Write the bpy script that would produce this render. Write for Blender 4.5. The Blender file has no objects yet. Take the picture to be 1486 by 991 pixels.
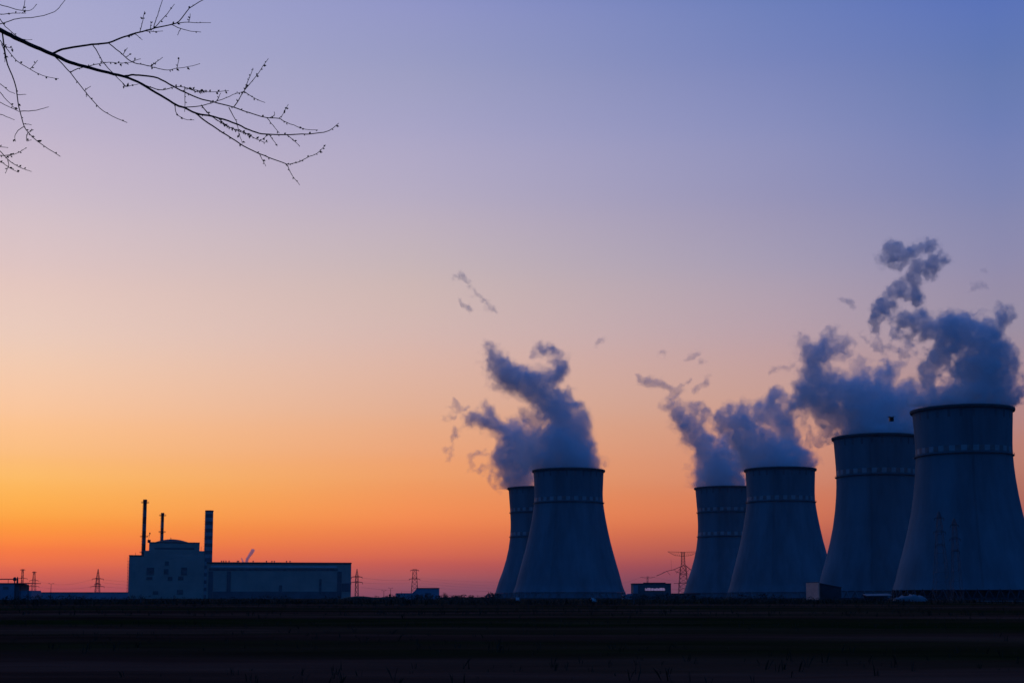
import bpy, bmesh, math, random
import numpy as np
from mathutils import Vector, Matrix, noise as mnoise

SC = bpy.context.scene
COL = SC.collection
F = 2041.0          # focal length in pixels of the photograph (1486 px wide)
CX, HY = 743.0, 866.0
EYE = 1.7
PITCH = math.radians(7.0)          # the camera looks slightly upwards
FP = F * math.cos(PITCH)           # focal length such that the scale along the horizon is F
C0 = HY - FP * math.tan(PITCH)     # row of the optical axis


def ray(px, py):
    """Direction (x, 1, z) through a pixel of the photograph."""
    dx, dy = (px - CX) / FP, (C0 - py) / FP
    d = math.cos(PITCH) - dy * math.sin(PITCH)
    return dx / d, (math.sin(PITCH) + dy * math.cos(PITCH)) / d


# ------------------------------------------------------------------ camera
cam = bpy.data.cameras.new('camera')
cam.sensor_width = 36.0
cam.lens = 36.0 * FP / 1486.0
cam.shift_y = (C0 - 495.5) / 1486.0
cam.clip_start = 0.1
cam.clip_end = 30000.0
cam_ob = bpy.data.objects.new('camera', cam)
COL.objects.link(cam_ob)
cam_ob.location = (0, 0, EYE)
cam_ob.rotation_euler = (math.radians(90) + PITCH, 0, 0)
SC.camera = cam_ob

SC.view_settings.view_transform = 'Standard'
SC.view_settings.look = 'None'
SC.view_settings.exposure = 0.0
SC.view_settings.gamma = 1.0
SC.view_settings.use_curve_mapping = False
cy = SC.cycles
cy.use_denoising = True
cy.max_bounces = 16
cy.diffuse_bounces = 3
cy.glossy_bounces = 2
cy.transmission_bounces = 2
cy.volume_bounces = 14
cy.transparent_max_bounces = 64
SC.render.film_transparent = False


def lin(c):
    return tuple((v / 255.0 / 12.92) if v / 255.0 <= 0.04045 else ((v / 255.0 + 0.055) / 1.055) ** 2.4 for v in c)


# ------------------------------------------------------------------ world: dusk sky
wd = bpy.data.worlds.new('World')
SC.world = wd
wd.use_nodes = True
nt = wd.node_tree
N, L = nt.nodes, nt.links
N.clear()


def math_node(op, a, b=None, clamp=False):
    n = N.new('ShaderNodeMath')
    n.operation = op
    n.use_clamp = clamp
    for i, v in enumerate((a, b)):
        if v is None:
            continue
        if isinstance(v, (int, float)):
            n.inputs[i].default_value = v
        else:
            L.new(v, n.inputs[i])
    return n.outputs[0]


def maprange(v, a, b, smooth=False):
    n = N.new('ShaderNodeMapRange')
    n.interpolation_type = 'SMOOTHSTEP' if smooth else 'LINEAR'
    n.inputs['From Min'].default_value = a
    n.inputs['From Max'].default_value = b
    n.clamp = True
    L.new(v, n.inputs['Value'])
    return n.outputs['Result']


def mixc(f, a, b):
    n = N.new('ShaderNodeMix')
    n.data_type = 'RGBA'
    L.new(f, n.inputs[0])
    for s, v in ((6, a), (7, b)):
        if isinstance(v, tuple):
            n.inputs[s].default_value = (*v, 1)
        else:
            L.new(v, n.inputs[s])
    return n.outputs[2]


tc = N.new('ShaderNodeTexCoord')
sep = N.new('ShaderNodeSeparateXYZ')
L.new(tc.outputs['Generated'], sep.inputs[0])
el = math_node('ARCSINE', sep.outputs['Z'])
az = math_node('ARCTAN2', sep.outputs['X'], sep.outputs['Y'])
E_TOP = math.radians(26.0)
et = math_node('DIVIDE', el, E_TOP, clamp=True)


def elev(px, py):
    x, z = ray(px, py)
    return math.atan(z / math.hypot(1, x))


def azim(px):
    return math.atan(ray(px, 400)[0])


SKY = {  # pixel column of the photograph: (row, colour) from the top of the frame down to the horizon
    45: [(-60, (163, 165, 204)), (0, (168, 168, 206)), (100, (178, 173, 204)), (200, (194, 181, 203)), (300, (209, 191, 201)), (400, (226, 198, 193)),
         (500, (239, 204, 184)), (600, (253, 199, 154)), (660, (254, 191, 124)), (700, (255, 186, 96)), (750, (254, 164, 66)),
         (790, (250, 130, 62)), (820, (228, 106, 74)), (846, (190, 86, 84)), (866, (170, 76, 92))],
    600: [(-60, (132, 141, 198)), (5, (144, 149, 198)), (100, (155, 157, 195)), (200, (171, 166, 198)), (300, (186, 174, 193)), (400, (203, 182, 182)),
          (500, (218, 183, 173)), (600, (231, 176, 145)), (660, (240, 166, 118)), (700, (243, 157, 98)), (760, (243, 135, 78)), (810, (209, 99, 79)),
          (840, (162, 84, 92)), (866, (122, 74, 98))],
    1130: [(-60, (98, 119, 184)), (5, (109, 127, 186)), (100, (123, 134, 187)), (200, (140, 144, 188)), (300, (153, 149, 183)), (400, (171, 158, 178)),
           (500, (190, 160, 165)), (600, (206, 155, 138)), (700, (213, 133, 104)), (760, (208, 110, 80)), (820, (140, 72, 86)), (866, (100, 66, 92))],
    1450: [(-60, (84, 109, 182)), (5, (91, 115, 183)), (100, (101, 121, 178)), (200, (115, 128, 181)), (300, (131, 135, 177)), (400, (147, 140, 170)),
           (500, (160, 141, 156)), (620, (184, 132, 126)), (690, (182, 118, 102)), (760, (160, 90, 86)), (820, (110, 64, 86)), (866, (86, 62, 92))],
}
BACK = [(-60, (4, 66, 134)), (300, (4, 62, 126)), (600, (6, 55, 110)), (866, (10, 46, 90))]
ZENITH = (36, 96, 184)
GROUND_GLOW = (8, 9, 14)


def column(px, stops):
    n = N.new('ShaderNodeValToRGB')
    cr = n.color_ramp
    cr.interpolation = 'CARDINAL' if len(stops) > 6 else 'LINEAR'
    pts = sorted((elev(px, py) / E_TOP, lin(c)) for py, c in stops)
    pts = [(min(1.0, max(0.0, p)), c) for p, c in pts]
    cr.elements[0].position, cr.elements[0].color = pts[0][0], (*pts[0][1], 1)
    cr.elements[1].position, cr.elements[1].color = pts[-1][0], (*pts[-1][1], 1)
    for p, c in pts[1:-1]:
        e = cr.elements.new(p)
        e.color = (*c, 1)
    L.new(et, n.inputs[0])
    return n.outputs[0]


xs = sorted(SKY)
sky = column(xs[0], SKY[xs[0]])
for i in range(1, len(xs)):
    sky = mixc(maprange(az, azim(xs[i - 1]), azim(xs[i])), sky, column(xs[i], SKY[xs[i]]))
back = column(CX, BACK)
sky = mixc(maprange(az, azim(1450) + 0.02, math.radians(52), True), sky, back)
sky = mixc(maprange(math_node('MULTIPLY', az, -1.0), math.radians(23), math.radians(60), True), sky, back)
sky = mixc(maprange(el, math.radians(24), math.radians(62), True), sky, lin(ZENITH))
sky = mixc(maprange(math_node('MULTIPLY', el, -1.0), 0.0, 0.03), sky, lin(GROUND_GLOW))
# the last of the physical twilight: very weak
nish = N.new('ShaderNodeTexSky')
nish.sky_type = 'NISHITA'
nish.sun_disc = False
nish.sun_elevation = math.radians(1.0)
nish.sun_rotation = math.radians(-24.0)
bg1 = N.new('ShaderNodeBackground')
L.new(sky, bg1.inputs[0])
bg1.inputs[1].default_value = 1.012
bg2 = N.new('ShaderNodeBackground')
L.new(nish.outputs[0], bg2.inputs[0])
bg2.inputs[1].default_value = 0.002
add = N.new('ShaderNodeAddShader')
L.new(bg1.outputs[0], add.inputs[0])
L.new(bg2.outputs[0], add.inputs[1])
out = N.new('ShaderNodeOutputWorld')
L.new(add.outputs[0], out.inputs['Surface'])

# the sun is almost gone, low behind the plant on the left
sun = bpy.data.lights.new('sun', 'SUN')
sun.energy = 0.02
sun.angle = math.radians(4)
sun.color = (1.0, 0.55, 0.35)
sun_ob = bpy.data.objects.new('sun', sun)
COL.objects.link(sun_ob)
sd = Vector((math.sin(math.radians(-24)), math.cos(math.radians(-24)), math.sin(math.radians(1.0))))
sun_ob.rotation_euler = (-sd).to_track_quat('-Z', 'Y').to_euler()
sun_ob.location = (0, 0, 60)

# ------------------------------------------------------------------ helpers
MPX = 1.0 / F


def P(px, py, Y):
    """Point at depth Y seen at pixel (px, py) of the photograph."""
    x, z = ray(px, py)
    return Vector((x * Y, Y, EYE + z * Y))


def mat(name, color, rough=0.85, var=0.25, scale=0.3, metal=0.0, stretch=(1, 1, 1), color2=None):
    m = bpy.data.materials.new(name)
    m.use_nodes = True
    t = m.node_tree
    b = t.nodes['Principled BSDF']
    b.inputs['Roughness'].default_value = rough
    b.inputs['Metallic'].default_value = metal
    if 'Specular IOR Level' in b.inputs:
        b.inputs['Specular IOR Level'].default_value = 0.25
    c = t.nodes.new('ShaderNodeTexCoord')
    mp = t.nodes.new('ShaderNodeMapping')
    mp.inputs['Scale'].default_value = stretch
    n = t.nodes.new('ShaderNodeTexNoise')
    n.inputs['Scale'].default_value = scale
    n.inputs['Detail'].default_value = 6
    n.inputs['Roughness'].default_value = 0.6
    r = t.nodes.new('ShaderNodeValToRGB')
    c2 = color2 or tuple(v * (1 - var) for v in color)
    hi = color if color2 else tuple(min(1, v * (1 + var)) for v in color)
    r.color_ramp.elements[0].position = 0.35
    r.color_ramp.elements[1].position = 0.65
    r.color_ramp.elements[0].color = (*c2, 1)
    r.color_ramp.elements[1].color = (*hi, 1)
    t.links.new(c.outputs['Object'], mp.inputs[0])
    t.links.new(mp.outputs[0], n.inputs['Vector'])
    t.links.new(n.outputs['Fac'], r.inputs[0])
    t.links.new(r.outputs[0], b.inputs['Base Color'])
    return m


M = {
    'concrete': mat('tower concrete', (0.15, 0.195, 0.215), 0.9, 0.22, 0.06, stretch=(1, 1, 0.16)),
    'pale_paint': mat('pale marking paint', (0.34, 0.35, 0.35), 0.7, 0.15, 0.2),
    'red_paint': mat('faded red paint', (0.25, 0.19, 0.18), 0.7, 0.2, 0.2),
    'dark_concrete': mat('dark concrete', (0.11, 0.11, 0.11), 0.9, 0.25, 0.1),
    'steel': mat('weathered steel', (0.10, 0.10, 0.105), 0.65, 0.3, 0.3),
    'dark_steel': mat('dark lattice steel', (0.045, 0.045, 0.05), 0.7, 0.3, 0.3),
    'wall': mat('plaster wall', (0.46, 0.36, 0.30), 0.9, 0.12, 0.06),
    'wall_dark': mat('grey cladding', (0.14, 0.15, 0.16), 0.7, 0.2, 0.08),
    'wall_blue': mat('blue cladding', (0.26, 0.30, 0.36), 0.7, 0.15, 0.08),
    'roof': mat('roof felt', (0.06, 0.06, 0.065), 0.9, 0.3, 0.1),
    'pale_metal': mat('pale metal band', (0.62, 0.62, 0.62), 0.5, 0.08, 0.2),
    'window': mat('dark window glass', (0.14, 0.145, 0.15), 0.35, 0.35, 0.3),
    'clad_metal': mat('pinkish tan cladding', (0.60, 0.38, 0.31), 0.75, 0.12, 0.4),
    'bark': mat('dark bark', (0.030, 0.022, 0.018), 0.9, 0.4, 14.0, stretch=(1, 1, 0.3)),
    'far_bark': mat('far bark', (0.05, 0.04, 0.035), 0.9, 0.3, 2.0),
    'wire': mat('aluminium wire', (0.12, 0.12, 0.12), 0.6, 0.1, 1.0),
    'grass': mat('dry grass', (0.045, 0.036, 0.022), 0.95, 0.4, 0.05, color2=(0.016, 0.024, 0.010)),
    'shrub': mat('shrub twigs', (0.040, 0.034, 0.025), 0.95, 0.4, 0.5),
    'black': mat('black plastic', (0.015, 0.015, 0.016), 0.6, 0.2, 5.0),
    'orange_plastic': mat('orange marker', (0.30, 0.13, 0.04), 0.6, 0.2, 5.0),
}


class MB:
    """Collects vertices and faces, then links them as one mesh object."""

    def __init__(self):
        self.v, self.f, self.m = [], [], []

    def add(self, verts, faces, mi=0):
        o = len(self.v)
        self.v += [tuple(p) for p in verts]
        self.f += [tuple(i + o for i in q) for q in faces]
        self.m += [mi] * len(faces)

    def box(self, x0, x1, y0, y1, z0, z1, mi=0):
        self.add([(x0, y0, z0), (x1, y0, z0), (x1, y1, z0), (x0, y1, z0), (x0, y0, z1), (x1, y0, z1), (x1, y1, z1), (x0, y1, z1)],
                 [(0, 3, 2, 1), (4, 5, 6, 7), (0, 1, 5, 4), (1, 2, 6, 5), (2, 3, 7, 6), (3, 0, 4, 7)], mi)

    def bar(self, a, b, w, w2=None, n=4, mi=0):
        self.tube([a, b], [w / 2, (w2 or w) / 2], n, mi)

    def tube(self, pts, rad, n=6, mi=0, cap=True):
        pts = [Vector(p) for p in pts]
        if not isinstance(rad, (list, tuple)):
            rad = [rad] * len(pts)
        rings = []
        ref = None
        for i, p in enumerate(pts):
            t = (pts[min(i + 1, len(pts) - 1)] - pts[max(i - 1, 0)])
            if t.length < 1e-9:
                t = Vector((0, 0, 1))
            t.normalize()
            if ref is None:
                ref = t.orthogonal().normalized()
            u = (ref - t * ref.dot(t))
            u = u.normalized() if u.length > 1e-6 else t.orthogonal().normalized()
            ref = u
            w = t.cross(u)
            rings.append([p + (u * math.cos(2 * math.pi * k / n) + w * math.sin(2 * math.pi * k / n)) * rad[i] for k in range(n)])
        verts = [q for r in rings for q in r]
        faces = []
        for i in range(len(rings) - 1):
            for k in range(n):
                a, b = i * n + k, i * n + (k + 1) % n
                faces.append((a, b, b + n, a + n))
        if cap:
            faces.append(tuple(reversed(range(n))))
            faces.append(tuple((len(rings) - 1) * n + k for k in range(n)))
        self.add(verts, faces, mi)

    def lathe(self, prof, n=32, c=(0, 0, 0), mi=0, cap=False, sx=1.0, sy=1.0):
        """prof: list of (r, z)."""
        verts = []
        for r, z in prof:
            verts += [(c[0] + sx * r * math.cos(2 * math.pi * k / n), c[1] + sy * r * math.sin(2 * math.pi * k / n), c[2] + z) for k in range(n)]
        faces = []
        for i in range(len(prof) - 1):
            for k in range(n):
                a, b = i * n + k, i * n + (k + 1) % n
                faces.append((a, b, b + n, a + n))
        if cap:
            faces.append(tuple(reversed(range(n))))
            faces.append(tuple((len(prof) - 1) * n + k for k in range(n)))
        self.add(verts, faces, mi)

    def bud(self, p, r, d):
        d = Vector(d).normalized()
        u = d.orthogonal().normalized()
        w = d.cross(u)
        p = Vector(p)
        self.add([p - d * r * 1.1, p + u * r, p + w * r, p - u * r, p - w * r, p + d * r * 1.9],
                 [(0, 2, 1), (0, 3, 2), (0, 4, 3), (0, 1, 4), (5, 1, 2), (5, 2, 3), (5, 3, 4), (5, 4, 1)])

    def build(self, name, mats, parent=None, loc=None, smooth=False):
        me = bpy.data.meshes.new(name)
        me.from_pydata(self.v, [], self.f)
        for m in (mats if isinstance(mats, (list, tuple)) else [mats]):
            me.materials.append(m)
        me.polygons.foreach_set('material_index', self.m)
        if smooth:
            me.polygons.foreach_set('use_smooth', [True] * len(me.polygons))
        me.update()
        o = bpy.data.objects.new(name, me)
        COL.objects.link(o)
        if parent is not None:
            o.parent = parent
        if loc is not None:
            o.location = loc
        return o


def tag(o, label=None, cat=None, group=None, kind=None):
    if label:
        o['label'] = label
    if cat:
        o['category'] = cat
    if group:
        o['group'] = group
    if kind:
        o['kind'] = kind
    return o


def thing(name, loc, label, cat, group=None, rz=0.0):
    o = bpy.data.objects.new(name, None)
    COL.objects.link(o)
    o.location = loc
    o.rotation_euler = (0, 0, rz)
    return tag(o, label, cat, group)


def kids(o):
    return [c for c in bpy.data.objects if c.parent == o]


def copy_tree(o, parent=None):
    c = o.copy()
    COL.objects.link(c)
    if parent is not None:
        c.parent = parent
    for k in kids(o):
        copy_tree(k, c)
    return c


def ground_at(px, Y):
    return Vector(((px - CX) * MPX * Y, Y, 0.0))


# ------------------------------------------------------------------ ground
def make_ground():
    rnd = random.Random(4)
    ys = [-400, -60, -20, 0, 6, 12, 18] + [20 * 1.045 ** k for k in range(1, 75)] + [700, 900, 1200, 1800, 2600, 4000, 7000, 12000]
    xs_ = [-1.0 + 2.0 * k / 80 for k in range(81)]
    mb = MB()
    verts, faces = [], []
    for y in ys:
        half = max(120, abs(y) * 0.75 + 60)
        for u in xs_:
            x = u * half
            z = 0.0
            if 10 < y < 600:
                z = 0.10 * mnoise.noise((x * 0.05, y * 0.12, 0.3)) + 0.05 * mnoise.noise((x * 0.3, y * 0.6, 1.3))
            verts.append((x, y, z - (0.0 if y < 600 else 0.0)))
    n = len(xs_)
    for j in range(len(ys) - 1):
        for i in range(n - 1):
            a = j * n + i
            faces.append((a, a + 1, a + n + 1, a + n))
    mb.add(verts, faces)
    m = bpy.data.materials.new('ploughed field')
    m.use_nodes = True
    t = m.node_tree
    b = t.nodes['Principled BSDF']
    b.inputs['Roughness'].default_value = 1.0
    b.inputs['Specular IOR Level'].default_value = 0.0
    c = t.nodes.new('ShaderNodeTexCoord')

    def noise(sc, st, det=5):
        mp = t.nodes.new('ShaderNodeMapping')
        mp.inputs['Scale'].default_value = st
        nn = t.nodes.new('ShaderNodeTexNoise')
        nn.inputs['Scale'].default_value = sc
        nn.inputs['Detail'].default_value = det
        nn.inputs['Roughness'].default_value = 0.65
        t.links.new(c.outputs['Object'], mp.inputs[0])
        t.links.new(mp.outputs[0], nn.inputs['Vector'])
        return nn.outputs['Fac']

    def ramp(f, stops):
        r = t.nodes.new('ShaderNodeValToRGB')
        r.color_ramp.elements[0].position, r.color_ramp.elements[0].color = stops[0][0], (*stops[0][1], 1)
        r.color_ramp.elements[1].position, r.color_ramp.elements[1].color = stops[-1][0], (*stops[-1][1], 1)
        for p_, c_ in stops[1:-1]:
            e = r.color_ramp.elements.new(p_)
            e.color = (*c_, 1)
        t.links.new(f, r.inputs[0])
        return r.outputs[0]

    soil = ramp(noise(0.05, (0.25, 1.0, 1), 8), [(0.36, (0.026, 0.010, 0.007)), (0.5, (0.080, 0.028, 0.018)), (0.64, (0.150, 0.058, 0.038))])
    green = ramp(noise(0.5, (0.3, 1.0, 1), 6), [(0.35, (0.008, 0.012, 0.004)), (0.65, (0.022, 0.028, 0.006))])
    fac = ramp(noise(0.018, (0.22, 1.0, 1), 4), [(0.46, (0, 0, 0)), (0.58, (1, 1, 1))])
    mx = t.nodes.new('ShaderNodeMix')
    mx.data_type = 'RGBA'
    t.links.new(fac, mx.inputs[0])
    t.links.new(soil, mx.inputs[6])
    t.links.new(green, mx.inputs[7])
    t.links.new(mx.outputs[2], b.inputs['Base Color'])
    bp = t.nodes.new('ShaderNodeBump')
    bp.inputs['Strength'].default_value = 0.6
    bp.inputs['Distance'].default_value = 0.3
    t.links.new(noise(2.0, (0.4, 1, 1), 6), bp.inputs['Height'])
    t.links.new(bp.outputs[0], b.inputs['Normal'])
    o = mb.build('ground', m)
    return tag(o, kind='structure')


make_ground()


def make_grass():
    rs = np.random.RandomState(11)
    vs, fs = [], []
    n = 0

    def blades(k, y, halfx, hmin, hmax, wmul, cover=None):
        nonlocal n
        x = (rs.rand(k) * 2 - 1) * halfx
        for i in range(k):
            xx, yy = x[i], y[i]
            if cover is not None and mnoise.noise((xx * cover, yy * cover * 2, 7.7)) < -0.05:
                continue
            h = hmin + (hmax - hmin) * rs.rand() ** 2
            cl = 3
            for q in range(cl):
                a = rs.rand() * 6.283
                ox, oy = rs.randn(2) * 0.25 * h
                lean = rs.randn(2) * 0.35 * h
                w = h * 0.05 * wmul
                dx, dy = math.cos(a) * w, math.sin(a) * w
                bx, by = xx + ox, yy + oy
                vs.extend([(bx - dx, by - dy, -0.1), (bx + dx, by + dy, -0.1),
                           (bx + lean[0] * 0.5 + dx * .6, by + lean[1] * 0.5 + dy * .6, h * 0.6), (bx + lean[0], by + lean[1], h)])
                fs.extend([(n, n + 1, n + 2), (n, n + 2, n + 3)])
                n += 4
    y = 22 + rs.rand(5000) ** 1.3 * 90
    blades(5000, y, 60, 0.05, 0.30, 1.4, 0.05)
    y = 110 + rs.rand(6000) * 170
    blades(6000, y, 130, 0.1, 0.55, 2.0, 0.03)
    y = 300 + rs.rand(9000) * 160
    blades(9000, y, 240, 0.25, 1.5, 3.0, 0.02)
    mb = MB()
    mb.add(vs, fs)
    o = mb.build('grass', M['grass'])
    tag(o, 'dark dry grass and weeds along the field', 'grass', kind='stuff')


make_grass()


def scrub(name, label, spans, seed):
    """Far-off low scrub along the foot of the plant: many small twig faces."""
    rs = np.random.RandomState(seed)
    vs, fs = [], []
    n = 0
    for (x0, x1, Y, h, dens) in spans:
        L_ = (x1 - x0) * MPX * Y
        k = int(L_ * dens)
        for i in range(k):
            px = x0 + (x1 - x0) * rs.rand()
            g = ground_at(px, Y + rs.randn() * 15)
            hh = h * (0.25 + 1.3 * max(0, 0.45 + mnoise.noise((g.x * 0.035, Y * 0.01, seed)) + 0.4 * mnoise.noise((g.x * 0.15, Y * 0.01, seed)))) * (0.55 + 0.45 * rs.rand())
            for q in range(9):
                z = hh * rs.rand() ** 0.8
                s = hh * 0.16 * (0.6 + rs.rand())
                c = np.array([g.x + rs.randn() * hh * 0.35 * (1.1 - z / hh * 0.6), g.y + rs.randn() * hh * 0.35, z])
                d1, d2 = rs.randn(3) * s, rs.randn(3) * s * 0.5
                vs.extend([tuple(c - d1), tuple(c + d2), tuple(c + d1)])
                fs.append((n, n + 1, n + 2))
                n += 3
    mb = MB()
    mb.add(vs, fs)
    o = mb.build(name, M['shrub'])
    tag(o, label, 'scrub', kind='stuff')


scrub('undergrowth', 'low dark scrub along the foot of the plant at the field edge',
      [(-60, 190, 620, 2.3, 2.2), (180, 520, 640, 2.5, 2.2), (510, 720, 700, 2.4, 2.2), (700, 1010, 680, 2.2, 2.0), (1000, 1520, 600, 2.0, 2.0), (-60, 1520, 470, 1.2, 1.2),
       (640, 725, 1500, 5.0, 2.5), (40, 190, 1700, 4.0, 1.2), (515, 720, 900, 3.2, 1.6), (186, 500, 900, 2.6, 1.0), (900, 1010, 1100, 4.0, 2.0), (1000, 1210, 900, 3.0, 1.5)], 5)

# ------------------------------------------------------------------ cooling towers
PROFILE = [(0.05, 0.424), (0.10, 0.405), (0.20, 0.380), (0.29, 0.355), (0.37, 0.334), (0.447, 0.315), (0.54, 0.296), (0.63, 0.2795), (0.70, 0.2690),
           (0.763, 0.2620), (0.82, 0.2605), (0.88, 0.2625), (0.94, 0.2655), (1.0, 0.2685)]


PROFILE_SLIM = [(0.05, 0.385), (0.155, 0.354), (0.25, 0.319), (0.35, 0.290), (0.45, 0.2685), (0.55, 0.2555), (0.64, 0.2505), (0.70, 0.2505),
                (0.80, 0.2545), (0.90, 0.2615), (1.0, 0.2685)]


def prof_r(t, slim=0.0):
    if slim:
        return prof_in(PROFILE, t) * (1 - slim) + prof_in(PROFILE_SLIM, t) * slim
    return prof_in(PROFILE, t)


def prof_in(prof, t):
    for (a, ra), (b, rb) in zip(prof, prof[1:]):
        if t <= b:
            k = max(0, (t - a) / (b - a))
            return ra + (rb - ra) * k
    return prof[-1][1]


def cooling_tower(cx_px, rim_py, rscale, slim, rings, label):
    H = 125.0
    x, z = ray(cx_px, rim_py)
    Y = (H + 0.5 - EYE) / z
    c = Vector((x * Y, Y, 0.0))
    t = thing('cooling_tower', c, label, 'cooling tower', 'hyperbolic cooling towers')
    n = 104
    R = lambda f: prof_r(f, slim) * H * rscale
    fill = 0.86 if cx_px > 1300 else 0.985
    # shell: bands of painted squares below the rim and above each gallery
    levels = [0.05 + 0.95 * k / 60 for k in range(61)]
    bands = [(0.945, 0.985)] + [(r + 0.012, r + 0.042) for r in rings]
    for b in bands:
        levels += list(b)
    levels = sorted(set(round(v, 5) for v in levels))
    verts, faces, mi = [], [], []
    for f in levels:
        for k in range(n):
            a = 2 * math.pi * k / n
            verts.append((R(f) * math.cos(a), R(f) * math.sin(a), f * H))
    for i in range(len(levels) - 1):
        mid = (levels[i] + levels[i + 1]) / 2
        bi = next((q for q, b in enumerate(bands) if b[0] < mid < b[1]), None)
        for k in range(n):
            faces.append((i * n + k, i * n + (k + 1) % n, (i + 1) * n + (k + 1) % n, (i + 1) * n + k))
            mi.append(0 if bi is None else ((1 if k % 4 < 2 else 2) if bi > 0 else (3 if k % 4 < 1 else 0)))
    # inner surface
    o2 = len(verts)
    inner = [1.0] + [0.95 - 0.05 * q for q in range(19)]
    for f in inner:
        for k in range(n):
            a = 2 * math.pi * k / n
            verts.append(((R(f) - 0.6) * math.cos(a), (R(f) - 0.6) * math.sin(a), f * H))
    top = (len(levels) - 1) * n
    for k in range(n):
        faces.append((top + k, top + (k + 1) % n, o2 + (k + 1) % n, o2 + k))
        mi.append(0)
    for i in range(len(inner) - 1):
        for k in range(n):
            faces.append((o2 + i * n + k, o2 + i * n + (k + 1) % n, o2 + (i + 1) * n + (k + 1) % n, o2 + (i + 1) * n + k))
            mi.append(0)
    mb = MB()
    mb.add(verts, faces)
    mb.m = mi
    mb.build('shell', [M['concrete'], M['pale_paint'], M['red_paint'], M['wall_dark']], t, smooth=True)
    # rim
    rt = R(1.0)
    mb = MB()
    mb.lathe([(rt - 0.8, H - 0.7), (rt + 1.3, H - 0.9), (rt + 1.6, H + 0.1), (rt + 1.5, H + 0.9), (rt - 0.8, H + 0.9), (rt - 0.8, H - 0.7)], n)
    mb.build('rim', M['dark_concrete'], t)
    # galleries with a railing
    for f in rings:
        r = R(f)
        mb = MB()
        mb.lathe([(r - 0.05, f * H), (r + 1.0, f * H), (r + 1.0, f * H + 0.35), (r - 0.05, f * H + 0.35)], n)
        mb.lathe([(r + 0.95, f * H + 1.3), (r + 1.05, f * H + 1.3), (r + 1.05, f * H + 1.45), (r + 0.95, f * H + 1.45), (r + 0.95, f * H + 1.3)], n)
        for k in range(0, n, 2):
            a = 2 * math.pi * k / n
            mb.bar(((r + 1) * math.cos(a), (r + 1) * math.sin(a), f * H + .3), ((r + 1) * math.cos(a), (r + 1) * math.sin(a), f * H + 1.4), 0.12)
        mb.build('gallery', M['steel'], t)
    # ladder up the shell
    mb = MB()
    a0 = math.radians(248 if cx_px != 1396 else 262)
    pts = []
    for k in range(40):
        f = 0.06 + 0.93 * k / 39
        pts.append(((R(f) + 0.35) * math.cos(a0), (R(f) + 0.35) * math.sin(a0), f * H))
    for s in (-0.35, 0.35):
        mb.tube([(p[0] - s * math.sin(a0), p[1] + s * math.cos(a0), p[2]) for p in pts], 0.05, 4)
    mb.build('ladder', M['steel'], t)
    # raking columns under the shell; nearest tower's coloured darker for the shade there
    mb = MB()
    rl, rg = R(0.05) - 0.2, R(0.05) * 1.025
    m_ = 44
    for k in range(m_):
        a = 2 * math.pi * k / m_
        for s in (-0.5, 0.5):
            b = a + s * 2 * math.pi / m_
            mb.bar((rg * math.cos(a), rg * math.sin(a), -0.3), (rl * math.cos(b), rl * math.sin(b), 0.05 * H + 0.3), 0.9)
    mb.build('support_columns', M['roof'] if cx_px > 1300 else M['concrete'], t)
    mb = MB()
    mb.lathe([(rg * fill, 0.0), (rg * fill * 0.975, 0.05 * H - 0.2)], 64)
    mb.build('cooling_fill', M['roof'] if cx_px > 1300 else M['concrete'], t)
    mb = MB()
    mb.lathe([(rg * 1.02, -0.2), (rg * 1.02, 1.1), (rg * 1.0, 1.1)], 64)
    mb.build('basin', M['roof'] if cx_px > 1200 else M['dark_concrete'], t)
    return t, rt, c


TOWERS = {}
for key, px, py, rs_, slim, rings, label in [
    ('a', 825, 683.3, 1.035, 0.0, [0.745], 'cooling tower with one gallery standing alone in front of the left pair'),
    ('b', 782, 708.7, 1.04, 1.0, [0.775, 0.555], 'smaller cooling tower with two galleries peeking out behind the left pair front tower'),
    ('c', 1132, 681.7, 1.005, 0.0, [0.745], 'front cooling tower of the middle pair, beside the orange sky gap'),
    ('d', 1053, 708.3, 1.03, 1.0, [0.775, 0.555], 'cooling tower with two galleries at the rear left of the middle pair'),
    ('e', 1270, 635.5, 0.955, 0.6, [0.755], 'tall cooling tower half hidden behind the largest one, its rim lost in steam'),
    ('f', 1396, 596.2, 0.96, 0.4, [0.755], 'largest and nearest cooling tower at the right edge, with one gallery'),
]:
    TOWERS[key] = cooling_tower(px, py, rs_, slim, rings, label)


# ------------------------------------------------------------------ steam
def steam_material(name, density, color, veil=0.0):
    m = bpy.data.materials.new(name)
    m.use_nodes = True
    t = m.node_tree
    t.nodes.clear()
    o = t.nodes.new('ShaderNodeOutputMaterial')
    v = t.nodes.new('ShaderNodeVolumePrincipled')
    v.inputs['Color'].default_value = (*color, 1)
    v.inputs['Density'].default_value = density
    v.inputs['Anisotropy'].default_value = 0.0
    t.links.new(v.outputs[0], o.inputs['Volume'])
    # faint diffuse skin added to give the steam hull a surface
    tr = t.nodes.new('ShaderNodeBsdfTransparent')
    df = t.nodes.new('ShaderNodeBsdfDiffuse')
    df.inputs['Color'].default_value = (*color, 1)
    mx = t.nodes.new('ShaderNodeMixShader')
    mx.inputs[0].default_value = 0.015
    t.links.new(tr.outputs[0], mx.inputs[1])
    t.links.new(df.outputs[0], mx.inputs[2])
    t.links.new(mx.outputs[0], o.inputs['Surface'])
    return m


STEAM_COL = (0.975, 0.988, 0.998)
STEAM_SIGMA = {'thin steam': 0.010, 'steam body': 0.044, 'dense steam': 0.09, 'loose wisp': 0.018, 'wisp core': 0.055}


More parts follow.
